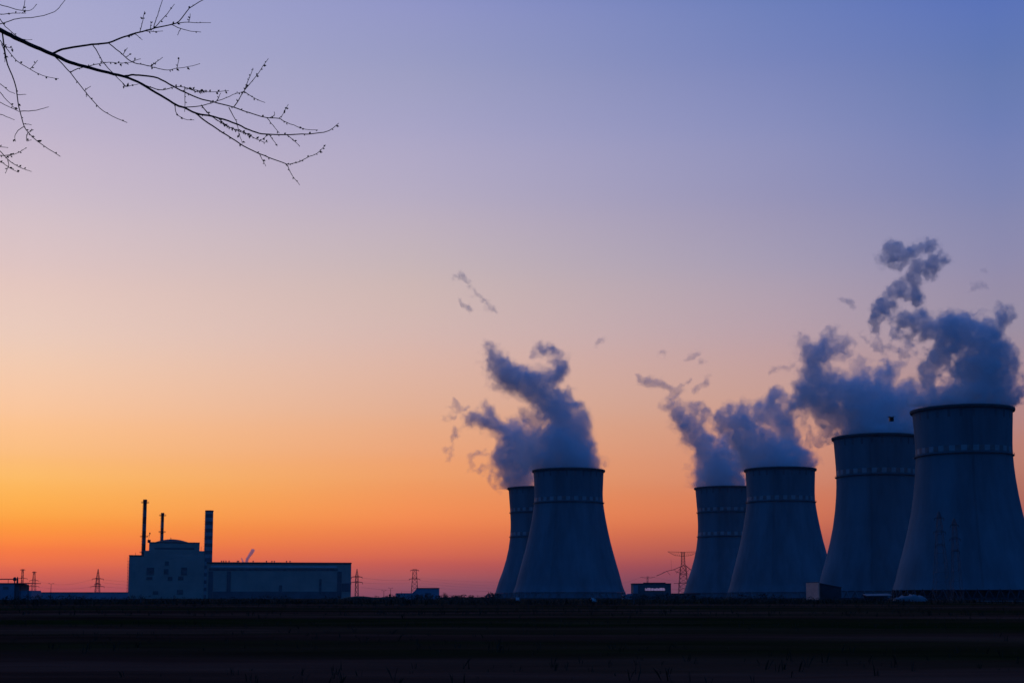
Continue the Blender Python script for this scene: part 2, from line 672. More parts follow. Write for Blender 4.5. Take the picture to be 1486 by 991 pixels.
def steam_mat(kind, Y):
    """Steam of one thickness; nearer plumes are smaller in metres and a little denser."""
    f = 1379.0 / Y
    key = '%s %d' % (kind, round(f * 20))
    if key not in M:
        M[key] = steam_material(key, STEAM_SIGMA[kind] * f, STEAM_COL)
    return M[key]


M['steam_white'] = steam_material('white steam', 0.5, (0.97, 0.97, 0.97))


def vnoise(shape, cell, rs):
    """Smooth value noise on a grid; cell = feature size in voxels."""
    lat = [int(s / cell) + 3 for s in shape]
    a = rs.rand(*lat).astype(np.float32) * 2 - 1
    for ax, s in enumerate(shape):
        x = np.arange(s, dtype=np.float32) / cell
        i = x.astype(int)
        f = x - i
        f = f * f * (3 - 2 * f)
        sh = [1, 1, 1]
        sh[ax] = s
        f = f.reshape(sh)
        a = np.take(a, i, axis=ax) * (1 - f) + np.take(a, i + 1, axis=ax) * f
    return a


def fbm(shape, cell, octs, rs, gain=0.5):
    r = np.zeros(shape, np.float32)
    amp = 1.0
    for _ in range(octs):
        r += amp * vnoise(shape, cell, rs)
        amp *= gain
        cell /= 2.03
        if cell < 1.6:
            break
    return r


def surface_nets(Fd):
    """Closed quad mesh of the zero level of a scalar grid (positive inside)."""
    Fd = np.pad(Fd, 1, constant_values=-1.0)
    s = Fd > 0
    nx, ny, nz = Fd.shape
    c = [s[i:nx - 1 + i, j:ny - 1 + j, k:nz - 1 + k] for i in (0, 1) for j in (0, 1) for k in (0, 1)]
    cnt = sum(x.astype(np.int8) for x in c)
    act = (cnt > 0) & (cnt < 8)
    idx = -np.ones(act.shape, np.int64)
    cells = np.argwhere(act)
    idx[act] = np.arange(len(cells))
    acc = np.zeros((len(cells), 3), np.float32)
    num = np.zeros(len(cells), np.float32)
    ci, cj, ck = cells.T
    corners = [(i, j, k) for i in (0, 1) for j in (0, 1) for k in (0, 1)]
    for a in corners:
        for ax in range(3):
            if a[ax]:
                continue
            b = list(a)
            b[ax] = 1
            va = Fd[ci + a[0], cj + a[1], ck + a[2]]
            vb = Fd[ci + b[0], cj + b[1], ck + b[2]]
            x = (va > 0) != (vb > 0)
            tt = np.where(x, va / np.where(x, va - vb, 1), 0)
            for d in range(3):
                acc[:, d] += np.where(x, a[d] + (tt if d == ax else 0), 0)
            num += x
    verts = cells + acc / num[:, None] - 1.0
    quads = []
    for ax in range(3):
        sl0 = [slice(None)] * 3
        sl1 = [slice(None)] * 3
        sl0[ax], sl1[ax] = slice(0, -1), slice(1, None)
        a, b = s[tuple(sl0)], s[tuple(sl1)]
        e = np.argwhere(a != b)
        o1, o2 = [d for d in range(3) if d != ax]
        e = e[(e[:, o1] > 0) & (e[:, o2] > 0) & (e[:, o1] < Fd.shape[o1] - 1) & (e[:, o2] < Fd.shape[o2] - 1)]
        if not len(e):
            continue
        q = []
        for (d1, d2) in ((1, 1), (0, 1), (0, 0), (1, 0)):
            k = e.copy()
            k[:, o1] -= d1
            k[:, o2] -= d2
            q.append(idx[k[:, 0], k[:, 1], k[:, 2]])
        q = np.stack(q, 1)
        flip = a[tuple(e.T)]
        if ax == 1:
            flip = ~flip
        q[flip] = q[flip][:, ::-1]
        quads.append(q)
    return verts, np.concatenate(quads)


def drop_crumbs(verts, quads, keep):
    """Drops loose pieces smaller than the share KEEP of the largest one."""
    n = len(verts)
    lab = np.arange(n)
    a = np.concatenate([quads[:, 0], quads[:, 1], quads[:, 2]])
    b = np.concatenate([quads[:, 1], quads[:, 2], quads[:, 3]])
    while True:
        m = np.minimum(lab[a], lab[b])
        new = lab.copy()
        np.minimum.at(new, a, m)
        np.minimum.at(new, b, m)
        new = new[new]
        if (new == lab).all():
            break
        lab = new
    cnt = np.bincount(lab, minlength=n)
    ok = cnt[lab] >= keep * cnt.max()
    q = quads[ok[quads[:, 0]]]
    idx = np.cumsum(ok) - 1
    return verts[ok], idx[q]


def np_mesh(name, verts, quads, material, parent=None, loc=None):
    verts, quads = drop_crumbs(verts, quads, 0.02 if 'wisp' not in name else 0.12)
    me = bpy.data.meshes.new(name)
    me.vertices.add(len(verts))
    me.vertices.foreach_set('co', np.ascontiguousarray(verts, np.float32).ravel())
    me.loops.add(len(quads) * 4)
    me.loops.foreach_set('vertex_index', np.ascontiguousarray(quads, np.int32).ravel())
    me.polygons.add(len(quads))
    me.polygons.foreach_set('loop_start', np.arange(0, len(quads) * 4, 4, dtype=np.int32))
    me.update(calc_edges=True)
    me.validate()
    me.materials.append(material)
    o = bpy.data.objects.new(name, me)
    COL.objects.link(o)
    if parent is not None:
        o.parent = parent
    if loc is not None:
        o.location = loc
    return o


def steam(name, label, strokes, Y, seed, group, holes=(), warp=7.0, rough=5.0, thin=False, core=4.0, vox=None, clip=None, cat='steam plume', material=None, veil=(), grow=4.0):
    """strokes: chains of (px, py, r, dz) in photograph pixels at depth Y (dz: offset in depth, px); grown into a 3-D body of steam."""
    rs = np.random.RandomState(seed)
    grow = 0.0 if thin else grow
    vox = vox or (0.9 if thin else 1.25)
    strokes = [[(p[0], p[1], p[2] + grow, *p[3:]) for p in st] for st in strokes]
    every = strokes + list(veil)
    pts = np.array([p[:2] for st in every for p in st])
    rad = np.array([p[2] for st in every for p in st])
    dzs = np.array([(p[3] if len(p) > 3 else 0) for st in every for p in st])
    pad = warp * 1.3 + rough * 1.2 + 3
    lo = np.array([(pts[:, 0] - rad).min() - pad, (dzs - rad).min() - pad, (pts[:, 1] - rad).min() - pad])
    hi = np.array([(pts[:, 0] + rad).max() + pad, (dzs + rad).max() + pad, (pts[:, 1] + rad).max() + pad])
    shp = tuple(int(v) for v in np.ceil((hi - lo) / vox))
    gx = (lo[0] + np.arange(shp[0]) * vox).astype(np.float32)[:, None, None]
    gy = (lo[1] + np.arange(shp[1]) * vox).astype(np.float32)[None, :, None]
    gz = (lo[2] + np.arange(shp[2]) * vox).astype(np.float32)[None, None, :]
    big, small = (32, 9) if not thin else (20, 7)
    w1, w2 = warp * 1.15, warp * 0.5
    wx = gx + w1 * fbm(shp, big / vox, 2, rs, 0.6) + w2 * fbm(shp, small / vox, 2, rs, 0.6)
    wy = gy + w1 * fbm(shp, big / vox, 2, rs, 0.6) + w2 * fbm(shp, small / vox, 2, rs, 0.6)
    wz = gz + w1 * fbm(shp, big / vox, 2, rs, 0.6) + w2 * fbm(shp, small / vox, 2, rs, 0.6)
    Fd = np.full(shp, -30.0, np.float32)

    def stroke(st, sign):
        nonlocal Fd
        for a, b in zip(st, st[1:] if len(st) > 1 else st):
            A = np.array([a[0], a[3] if len(a) > 3 else 0, a[1]], np.float32)
            B = np.array([b[0], b[3] if len(b) > 3 else 0, b[1]], np.float32)
            ra, rb = a[2], b[2]
            g = max(ra, rb) + warp * 2.2 + 16
            l_ = np.minimum(A, B) - g
            h_ = np.maximum(A, B) + g
            i0 = np.clip(((l_ - lo) / vox).astype(int), 0, None)
            i1 = np.minimum(np.ceil((h_ - lo) / vox).astype(int) + 1, shp)
            if (i1 <= i0).any():
                continue
            sl = tuple(slice(p, q) for p, q in zip(i0, i1))
            X, Yy, Z = wx[sl], wy[sl], wz[sl]
            D = B - A
            dd = float((D * D).sum()) + 1e-6
            tt = np.clip(((X - A[0]) * D[0] + (Yy - A[1]) * D[1] + (Z - A[2]) * D[2]) / dd, 0, 1)
            dist = np.sqrt((X - A[0] - tt * D[0]) ** 2 + (Yy - A[1] - tt * D[1]) ** 2 + (Z - A[2] - tt * D[2]) ** 2)
            val = (ra + (rb - ra) * tt) - dist
            if sign > 0:
                Fd[sl] = np.maximum(Fd[sl], val)
            else:
                Fd[sl] = np.minimum(Fd[sl], -val)
    for st in strokes:
        stroke(st, 1)
    for st in holes:
        stroke(st, -1)
    Fc = Fd.copy()
    for st in veil:
        stroke(st, 1)
    nz = fbm(shp, 19 / vox, 2, rs, 0.6)
    n2 = fbm(shp, (5.0 if thin else 7.5) / vox, 3, rs, 0.65)
    bil = rough * (0.75 - 1.5 * np.abs(nz) + (0.8 if thin else 0.85) * n2)       # billows with creases
    Fd += bil
    Fc += bil
    if clip:
        for (x0, x1, ytop) in clip:                # steam does not sink below the rim it leaves
            cut = np.where((gz > ytop) & (gx > x0) & (gx < x1), (gz - ytop) * 4.0, 0)
            Fd -= cut
            Fc -= cut
    k = MPX * Y

    def to_world(v):
        p = v * vox + lo
        dx, dy = (p[:, 0] - CX) / FP, (C0 - p[:, 2]) / FP
        d = math.cos(PITCH) - dy * math.sin(PITCH)
        return np.stack([dx / d * Y, p[:, 1] * k, EYE + (math.sin(PITCH) + dy * math.cos(PITCH)) / d * Y], 1)
    v, q = surface_nets(Fd + (0.0 if material else 1.3 if thin else 2.4))
    w = to_world(v)
    base = np.array([w[:, 0].mean(), 0.0, w[:, 2].min()])
    o = np_mesh(name, w - base, q, material or steam_mat('loose wisp' if thin else 'thin steam', Y), None, (base[0], Y, base[2]))
    tag(o, label, cat, group)
    if thin and not material:
        F2 = Fd - 0.9
        if (F2 > 0).any():
            v, q = surface_nets(F2)
            np_mesh('wisp_core', to_world(v) - base, q, steam_mat('wisp core', Y), o)
    if not thin:
        v, q = surface_nets(Fd - 1.2)
        np_mesh('body', to_world(v) - base, q, steam_mat('steam body', Y), o)
        F2 = np.minimum(Fc, Fd) - core - 5.0 * np.abs(fbm(shp, 16 / vox, 3, rs, 0.6))
        if (F2 > 0).any():
            v, q = surface_nets(F2)
            np_mesh('dense_core', to_world(v) - base, q, steam_mat('dense steam', Y), o)
    return o


G1 = 'steam plumes rising from the cooling towers'
G2 = 'loose wisps of steam in the sky'

# left pair, front tower
steam('steam_plume', 'thick steam column with a hooked curl on top, above left pair front tower',
      [[(823, 680, 38), (822, 660, 36), (818, 640, 33), (812, 615, 26), (800, 590, 22, 2), (780, 566, 17, 4), (755, 552, 16, 6), (736, 541, 17, 4), (723, 531, 15), (715, 520, 9), (712, 508, 5)],
       [(846, 672, 22), (843, 645, 17), (838, 612, 15), (832, 590, 11), (826, 578, 8), (820, 570, 4)],
       [(790, 676, 18), (785, 650, 15), (795, 615, 13)],
       [(778, 566, 13), (790, 552, 11), (804, 543, 9), (812, 534, 8), (809, 521, 7), (799, 511, 6), (787, 509, 5), (777, 517, 3)],
       [(745, 553, 8), (728, 548, 8), (718, 540, 8)],
       [(852, 655, 9), (862, 664, 6), (868, 672, 4)]],
      1379, 21, G1, veil=[[(760, 640, 20), (775, 660, 24)], [(760, 600, 10), (775, 610, 12)]], holes=[[(789, 621, 9)], [(766, 624, 8)], [(768, 600, 6)]], clip=[(770, 880, 682)])
# left pair, rear tower
steam('steam_plume', 'steam drifting left in ragged loops above the left pair rear tower',
      [[(757, 706, 20), (756, 690, 22), (752, 668, 24), (748, 648, 22), (740, 634, 17), (722, 622, 11), (704, 614, 10), (690, 611, 9), (680, 612, 5)],
       [(735, 700, 8), (738, 680, 12), (735, 655, 14)],
       [(760, 660, 20), (765, 635, 15), (752, 620, 10)],
       [(704, 612, 7), (703, 600, 6), (700, 594, 3)]],
      1603, 22, G1, holes=[[(766, 624, 6)]], clip=[(700, 800, 709)])
steam('steam_wisp', 'thin ringed loops of steam just left of the rear tower rim in the left pair',
      [[(733, 700, 3.5), (720, 709, 3), (709, 700, 3), (712, 686, 3), (724, 682, 3)], [(726, 668, 3), (710, 676, 4), (693, 684, 4), (684, 680, 3), (685, 660, 3), (696, 654, 3), (710, 656, 2.5)],
       [(700, 690, 2.5), (716, 676, 3), (730, 676, 4)]], 1590, 23, G2, thin=True, warp=5, rough=2.6)
steam('steam_wisp', 'faint ragged strand of steam hanging left of the left pair plumes',
      [[(668, 588, 4), (660, 585, 5), (650, 588, 3)], [(676, 590, 3), (668, 592, 4)], [(668, 620, 2.5), (660, 640, 3.5), (653, 655, 3.5), (650, 672, 2.5)], [(660, 600, 2.5), (648, 606, 2)]],
      1600, 24, G2, thin=True, warp=7, rough=3.2)
for q, (lab, st) in enumerate([
        ('faint streak of steam highest in the sky above the left pair', [(658, 401, 3), (670, 404, 4), (682, 413, 3)]),
        ('middle piece of the diagonal row of faint streaks above the left pair', [(686, 420, 3), (694, 428, 4), (703, 435, 3)]),
        ('lowest right piece of the diagonal row of faint streaks above the left pair', [(707, 441, 3), (713, 446, 4), (719, 452, 2.5)]),
        ('faint streak of steam lying just left of the diagonal row above the left pair', [(671, 432, 3), (680, 439, 3.5), (690, 451, 2.5)])]):
    steam('steam_wisp', lab, [st], 1450, 250 + q, G2, thin=True, warp=5, rough=3.0)
steam('steam_wisp', 'tiny lone puff of steam between the left and middle pairs', [[(865, 499, 2.6), (871, 492, 3), (877, 491, 2)]], 1450, 26, G2, thin=True, warp=4, rough=2.2)

# middle pair, rear tower
steam('steam_plume', 'steam with a thin upright left arm, above the rear tower of the middle pair',
      [[(1045, 706, 34), (1040, 690, 30), (1036, 670, 26), (1022, 648, 18), (1008, 632, 14), (998, 618, 12), (990, 608, 10)],
       [(1012, 704, 12), (1016, 680, 14)],
       [(992, 610, 8), (980, 600, 7), (976, 590, 5), (976, 580, 3.5)], [(984, 604, 5), (978, 612, 4)],
       [(1025, 700, 16), (1022, 660, 14), (1010, 630, 10), (998, 612, 9)], [(1050, 700, 22), (1052, 665, 18), (1050, 640, 11)], [(1070, 690, 14), (1078, 660, 14)],
       [(1000, 606, 6), (1014, 600, 5), (1024, 612, 5)]],
      1600, 31, G1, veil=[[(1045, 700, 30), (1060, 670, 26), (1070, 640, 16)]], holes=[[(1028, 622, 7), (1036, 630, 5)], [(1059, 642, 5)]], clip=[(960, 1090, 708)])
# middle pair, front tower
steam('steam_plume', 'steam leaning left in a long bank, above the front tower of the middle pair',
      [[(1132, 680, 36), (1120, 662, 30), (1102, 640, 22), (1088, 624, 17), (1070, 616, 14), (1054, 612, 12), (1045, 612, 8)],
       [(1168, 678, 13), (1152, 664, 14), (1130, 650, 16)], [(1100, 670, 24), (1075, 640, 16)],
       [(1084, 612, 10), (1084, 600, 9), (1078, 596, 5)],
       [(1062, 608, 8), (1060, 600, 5)]],
      1368, 32, G1, holes=[[(1107, 624, 7), (1116, 628, 4)]], clip=[(1076, 1190, 682)])
steam('steam_plume', 'lumpy bank of steam bridging the middle pair and the right pair',
      [[(1090, 606, 8), (1098, 592, 8), (1106, 598, 10), (1118, 590, 11), (1122, 578, 8), (1130, 586, 8)], [(1112, 606, 10), (1130, 608, 13), (1146, 616, 13), (1152, 634, 12), (1160, 650, 9)],
       [(1140, 600, 10), (1156, 586, 12), (1168, 572, 14)], [(1118, 596, 10), (1138, 590, 9)]],
      1380, 33, G1, holes=[[(1136, 592, 3)]], core=5.0)
steam('steam_wisp', 'small dark torn cloud of steam floating left of the middle pair',
      [[(929, 546, 4), (940, 551, 5), (952, 553, 7), (964, 557, 5), (972, 561, 4)], [(974, 563, 5), (986, 565, 6), (998, 569, 4)], [(994, 560, 3), (997, 553, 2.5)], [(938, 558, 2.5), (932, 559, 2)]],
      1480, 34, G2, thin=True, warp=4, rough=3.2)
for q, (lab, st) in enumerate([
        ('faint upright curved shred of steam right of the dark torn cloud, above the middle pair', [(1014, 572, 3.5), (1020, 560, 4), (1027, 547, 3)]),
        ('small faint shred of steam highest above the middle pair', [(998, 516, 3), (1011, 511, 3.2)]),
        ('tiny dark speck of steam right of the highest shred above the middle pair', [(1019, 523, 3.8), (1028, 525, 3.6)]),
        ('tiny pale puff of steam above the dark torn cloud', [(955, 514, 3), (960, 512, 3)])]):
    steam('steam_wisp', lab, [st], 1480, 350 + q, G2, thin=True, warp=5, rough=3.0)
steam('steam_wisp', 'small comma shaped wisp of steam left of the tallest steam bank',
      [[(1116, 540, 3), (1122, 535, 5), (1130, 534, 3), (1142, 533, 2.2), (1150, 529, 2)]], 1250, 36, G2, thin=True, warp=4, rough=2.4)

# rear tower of the right pair
steam('steam_plume', 'wide steam bank with a rounded tuft at its left, above half hidden right tower',
      [[(1270, 632, 54), (1264, 610, 44), (1256, 590, 36), (1240, 572, 30), (1215, 562, 24), (1190, 552, 20), (1182, 532, 16), (1184, 514, 17), (1196, 500, 15), (1203, 488, 10)],
       [(1176, 508, 10), (1168, 498, 9)], [(1200, 505, 9), (1216, 504, 8), (1226, 500, 5)],
       [(1218, 628, 14), (1212, 600, 20), (1192, 578, 18), (1170, 570, 16), (1160, 590, 12)],
       [(1254, 568, 18), (1254, 546, 13), (1252, 528, 8)], [(1278, 575, 26), (1282, 552, 17), (1294, 534, 10), (1300, 528, 6)],
       [(1310, 620, 26), (1312, 590, 24)], [(1240, 600, 28), (1290, 585, 28), (1320, 580, 20)],
       [(1240, 545, 9), (1234, 540, 6)]],
      1099, 41, G1, holes=[[(1215, 535, 12), (1226, 540, 10)]], clip=[(1200, 1345, 633)], core=8.0, rough=7)
steam('steam_wisp', 'pale smoky curls of steam hanging at the left rim of the half hidden right tower',
      [[(1208, 636, 5), (1196, 640, 6), (1184, 634, 5), (1174, 622, 4), (1178, 608, 4), (1190, 604, 4)], [(1198, 626, 5), (1186, 618, 4)], [(1164, 618, 4), (1170, 632, 4), (1180, 644, 4)]],
      1110, 42, G2, thin=True, warp=6, rough=3.4)
# largest tower
steam('steam_plume', 'largest and darkest steam bank, towering above the nearest cooling tower',
      [[(1340, 588, 18), (1370, 586, 24), (1400, 584, 28), (1430, 583, 26), (1458, 580, 18), (1470, 570, 10)],
       [(1400, 570, 26), (1420, 545, 30), (1436, 520, 24), (1446, 500, 20), (1440, 484, 16), (1428, 474, 14)],
       [(1450, 556, 22), (1462, 530, 12), (1460, 508, 9)], [(1446, 480, 12), (1456, 464, 8), (1458, 456, 5)],
       [(1416, 500, 22), (1396, 486, 22), (1380, 474, 17), (1366, 474, 12), (1350, 474, 11), (1330, 470, 10), (1316, 464, 7)],
       [(1384, 500, 20), (1364, 506, 15), (1352, 520, 12), (1342, 536, 10), (1338, 552, 8)],
       [(1345, 560, 9), (1355, 572, 14)], [(1398, 548, 15), (1396, 528, 15)],
       [(1305, 462, 4), (1318, 478, 5), (1334, 486, 6)]],
      938, 43, G1, holes=[[(1376, 549, 13), (1386, 550, 8)], [(1384, 522, 7)]], clip=[(1300, 1500, 589)], core=3.5, rough=7, warp=9)
steam('steam_plume', 'narrow twisting strand of steam curling high above the nearest cooling tower',
      [[(1266, 470, 5), (1274, 452, 9), (1282, 440, 10), (1296, 430, 9), (1310, 423, 8), (1322, 420, 7), (1328, 408, 8), (1336, 398, 8), (1346, 392, 7), (1358, 382, 7), (1364, 376, 5), (1356, 371, 4)],
       [(1324, 424, 7), (1332, 431, 5)],
       [(1280, 364, 5), (1292, 368, 6), (1308, 369, 6), (1322, 364, 7), (1334, 357, 7), (1350, 352, 6), (1353, 360, 4)],
       [(1286, 374, 3), (1300, 380, 3.5), (1314, 385, 3)], [(1336, 394, 4), (1333, 383, 3)]],
      960, 44, G1, core=1.0, warp=8, rough=4.5)
steam('steam_wisp', 'thin shreds of steam in the gap below the twisting strand',
      [[(1268, 478, 4), (1270, 492, 4), (1282, 500, 5), (1296, 506, 6), (1310, 512, 5)], [(1250, 482, 3.5), (1256, 496, 3)], [(1290, 480, 5), (1306, 490, 6), (1322, 500, 6)], [(1262, 502, 4), (1280, 510, 4)]],
      1020, 45, G2, thin=True, warp=7, rough=3.6)
steam('steam_wisp', 'tiny faint wisp of steam high at the right above the nearest tower', [[(1408, 420, 2.5), (1416, 414, 3.5), (1428, 412, 2.5)], [(1427, 392, 2)]], 960, 46, G2, thin=True, warp=4, rough=2.4)
steam('steam_wisp', 'pale faint patch of steam left of the twisting strand', [[(1222, 438, 3.5), (1232, 440, 4), (1240, 446, 3)]], 1000, 47, G2, thin=True, warp=5, rough=3.2)

# ------------------------------------------------------------------ reactor block and stacks
Y0 = 1500.0


def X_(px, Y=Y0):
    return (px - CX) * MPX * Y


def Z_(py, Y=Y0):
    return EYE + (HY - py) * MPX * Y


rb = thing('reactor_building', (X_(243), Y0, 0), 'grey reactor block with a shallow domed roof, left of the long hall', 'reactor building')
ox = X_(243)


def part_box(parent, name, px0, px1, py_top, py_bot, y0, y1, m, Y=Y0, origin=None, **kw):
    mb = MB()
    o_ = origin if origin is not None else ox
    z0 = max(-0.5, Z_(py_bot, Y)) if py_bot < 900 else -0.5
    mb.box(X_(px0, Y) - o_, X_(px1, Y) - o_, y0, y1, z0, Z_(py_top, Y))
    return mb.build(name, m, parent)


w1 = part_box(rb, 'wall', 186, 302, 807, 999, 0, 50, M['wall'])
part_box(rb, 'parapet', 185.4, 206.5, 805.6, 807, -0.4, 50.4, M['roof'])
up = part_box(rb, 'upper_block', 207, 299, 799, 806.9, 1.0, 48, M['wall'])
up2 = part_box(rb, 'reactor_hall', 214, 288, 787.2, 798.9, 4.0, 44, M['wall'])
part_box(rb, 'roof_edge', 213.6, 288.4, 786.4, 787.2, 3.6, 44.4, M['roof'])
mb = MB()
zb = Z_(786.4)
rr = (X_(272) - X_(222)) / 2
hd = Z_(781) - zb
mb.lathe([(rr * 1.12 * u, hd * (1 - u * u) ** 1.15) for u in (1, .9, .8, .7, .6, .5, .4, .3, .2, .1, .001)], 40, (X_(247) - ox, 24, zb))
mb.build('dome', M['roof'], rb, smooth=True)
mb = MB()
mb.bar((X_(245.5) - ox, 24, zb + hd - 0.3), (X_(245.5) - ox, 24, zb + hd + 1.8), 1.0)
mb.build('roof_vent', M['steel'], rb)
for (a, b, c_, d_) in [(212, 222, 824, 834), (237, 243, 826, 833), (262, 270, 823.5, 834), (212, 220, 837.5, 841), (243, 249, 837, 842), (258, 265, 836.5, 841), (238, 243, 815, 820), (222, 229, 858, 862), (257, 265, 856, 862)]:
    f = MB()
    x0, x1, z0, z1 = X_(a) - ox, X_(b) - ox, Z_(d_), Z_(c_)
    f.box(x0, x1, -0.15, 0.05, z0, z1)
    wn = f.build('window', M['window'], rb)
    fr = MB()
    for (p0, p1, q0, q1) in ((x0 - .3, x1 + .3, z1, z1 + .3), (x0 - .3, x1 + .3, z0 - .3, z0), (x0 - .3, x0, z0, z1), (x1, x1 + .3, z0, z1)):
        fr.box(p0, p1, -0.25, 0.05, q0, q1)
    fr.build('frame', M['wall_dark'], wn)
rb.rotation_euler = (0, 0, math.atan((CX - 243) / F))
rb.scale = (math.cos(rb.rotation_euler.z), 1, 1)
# thin dark strip low on the reactor hall front
mb = MB()
mb.box(X_(222) - ox, X_(280) - ox, 3.85, 4.05, Z_(797), Z_(794.5))
mb.build('dark_band', M['wall_dark'], rb)
# escape stair tower on the left end
mb = MB()
xa, xb = X_(184.2) - ox, X_(185.9) - ox
for (x, y) in ((xa, 2), (xb, 2), (xa, 6), (xb, 6)):
    mb.bar((x, y, -0.3), (x, y, Z_(808)), 0.22)
for k in range(13):
    z = 1 + k * 3.2
    mb.box(xa - .5, xb, 1.8, 6.2, z, z + .25)
    if k < 12:
        mb.bar((xa, 2, z), (xb, 6, z + 3.2), 0.2)
mb.build('stair_tower', M['dark_steel'], rb)
# rooftop gear left of the dome
mb = MB()
mb.box(X_(211.5) - ox, X_(216) - ox, 6, 10, Z_(787.2), Z_(783))
mb.bar((X_(212) - ox, 8, Z_(787)), (X_(215) - ox, 8, Z_(772.5)), 0.4)
mb.bar((X_(214) - ox, 8, Z_(776)), (X_(211) - ox, 8, Z_(778)), 0.5)
mb.box(X_(213.6) - ox, X_(215.4) - ox, 7.6, 8.4, Z_(775), Z_(772.5))
mb.build('roof_crane', M['dark_steel'], rb)
for px, t_, b_ in ((194.6, 801.5, 807), (290.5, 792, 799.2)):
    mb = MB()
    mb.bar((X_(px) - ox, 10, Z_(b_) - .5), (X_(px) - ox, 10, Z_(t_)), 0.45)
    mb.build('lightning_rod', M['dark_steel'], rb)


def stack(px, half, top, depth, label, striped, platforms, flare=True):
    Y = Y0 + depth
    o = thing('chimney', ground_at(px, Y), label, 'chimney')
    r = half * MPX * Y
    h = EYE + (HY - top) * MPX * Y
    if striped:
        mb = MB()
        nb = 24
        for k in range(nb):
            z0, z1 = h * k / nb, h * (k + 1) / nb
            mb.lathe([(r * (1.06 - 0.06 * k / nb), z0), (r * (1.06 - 0.06 * (k + 1) / nb), z1)], 28, mi=(k + 1) % 2)
        mb.build('shaft', [M['pale_paint'], M['wall_dark']], o, smooth=False)
        mb = MB()
        mb.lathe([(r, h - 1.2), (r + 0.3, h - 1.2), (r + 0.3, h + 0.05), (r - 0.7, h + 0.05), (r - 0.7, h - 3)], 28)
        mb.build('cap', M['dark_steel'], o)
    else:
        mb = MB()
        nb = 14
        pr = lambda f: r * (1.12 - 0.17 * f)
        for k in range(nb):
            mb.lathe([(pr(k / nb), h * 0.96 * k / nb), (pr((k + 1) / nb), h * 0.96 * (k + 1) / nb)], 24, mi=k % 2)
        mb.lathe([(pr(1), h * .96), (r * 1.1, h), (r * 0.7, h), (r * 0.7, h - 3)], 24, mi=1)
        mb.build('shaft', [M['concrete'], M['roof']], o, smooth=False)
    for f in platforms:
        z = h * f
        mb = MB()
        e = r + 2.2
        mb.lathe([(r * .9, z), (e, z), (e, z + .3), (r * .9, z + .3)], 20)
        for k in range(12):
            a = k * math.pi / 6
            mb.bar((e * math.cos(a), e * math.sin(a), z), (e * math.cos(a), e * math.sin(a), z + 1.3), 0.15)
        mb.lathe([(e - .1, z + 1.2), (e + .05, z + 1.2), (e + .05, z + 1.4), (e - .1, z + 1.4), (e - .1, z + 1.2)], 20)
        mb.build('platform', M['dark_steel'], o)
    mb = MB()
    x = -r * 1.08 - 0.35
    for s in (-0.3, 0.3):
        mb.bar((x, s, 1), (x + r * 0.1, s, h - 1), 0.12)
    for k in range(int(h / 3)):
        mb.box(x - 0.55, x + 0.3, -0.5, 0.5, 2 + k * 3, 2.15 + k * 3)
    mb.build('ladder', M['dark_steel'], o)
    return o


stack(206.2, 2.7, 724.5, 30, 'tallest thin dark vent stack with platforms, at the left of the dome', False, (0.965, 0.62, 0.46))
stack(232.4, 2.2, 744, 60, 'shorter thin dark vent stack behind the dome', False, (0.965, 0.77))
stack(300.6, 5.7, 740.5, 12, 'thick striped chimney between the reactor block and the long hall', True, (), False)

# ------------------------------------------------------------------ turbine hall
th = thing('turbine_hall', (X_(405, Y0 + 20), Y0 + 20, 0), 'long low hall with a pale stripe under its flat roof, beside striped chimney', 'turbine hall')
Yt = Y0 + 20


def tb(name, a, b, t_, bo, y0, y1, m, parent=th):
    return part_box(parent, name, a, b, t_, bo, y0, y1, m, Yt, X_(405, Yt))


tb('wall', 300, 510, 817.5, 999, 0, 45, M['wall'])
tb('roof', 299.5, 510.5, 815.8, 817.5, -0.8, 46, M['roof'])
tb('pale_band', 306, 489, 821.2, 823.2, -0.25, 0.1, M['pale_metal'])
tb('window_band', 303, 490, 824.6, 828, -0.2, 0.1, M['window'])
for (a, b) in ((302.5, 309), (329, 334.5), (489.5, 496)):
    tb('pilaster', a, b, 829, 999, -0.6, 0.1, M['wall_dark'])
tb('plinth', 309.2, 489.3, 858, 999, -0.35, 0.1, M['wall_dark'])
tb('end_panel', 496.5, 509, 846, 858, -0.3, 0.1, M['wall_dark'])
tb('door', 463, 466.5, 840, 866, -0.4, 0.1, M['window'])
tb('doorway', 404.5, 409, 849, 866, -0.4, 0.1, M['window'])
th.rotation_euler = (0, 0, math.atan((CX - 405) / F))
th.scale = (math.cos(th.rotation_euler.z), 1, 1)
for px in (320, 323, 326.5, 331, 343, 345, 366, 385.5, 393.5, 397, 415, 420):
    mb = MB()
    x = X_(px, Yt) - X_(405, Yt)
    mb.lathe([(0.45, 0), (0.45, 1.2), (0.8, 1.3), (0.8, 1.7), (0.1, 2.0)], 10, (x, 12, Z_(815.8, Yt)))
    mb.build('roof_vent', M['steel'], th)
steam('steam_jet', 'small white slanting jet of steam venting above the long hall roof',
      [[(356, 817, 1.6), (359, 811, 2.0), (363, 804, 2.4), (367, 797.5, 2.2)], [(353, 816, 1.2), (350, 811, 1.0)]], 1560, 51, None, thin=True, warp=1.0, rough=0.5, vox=0.45, cat='steam jet', material=M['steam_white'])
bpy.data.objects['steam_jet'].pop('group', None)

# ------------------------------------------------------------------ other buildings
Yl = 900.0
lb = thing('industrial_building', ground_at(8, Yl), 'blue grey industrial building with pipework on its roof at the left edge', 'industrial building')
o8 = X_(8, Yl)


def lbx(name, a, b, t_, bo, y0, y1, m):
    return part_box(lb, name, a, b, t_, bo, y0, y1, m, Yl, o8)


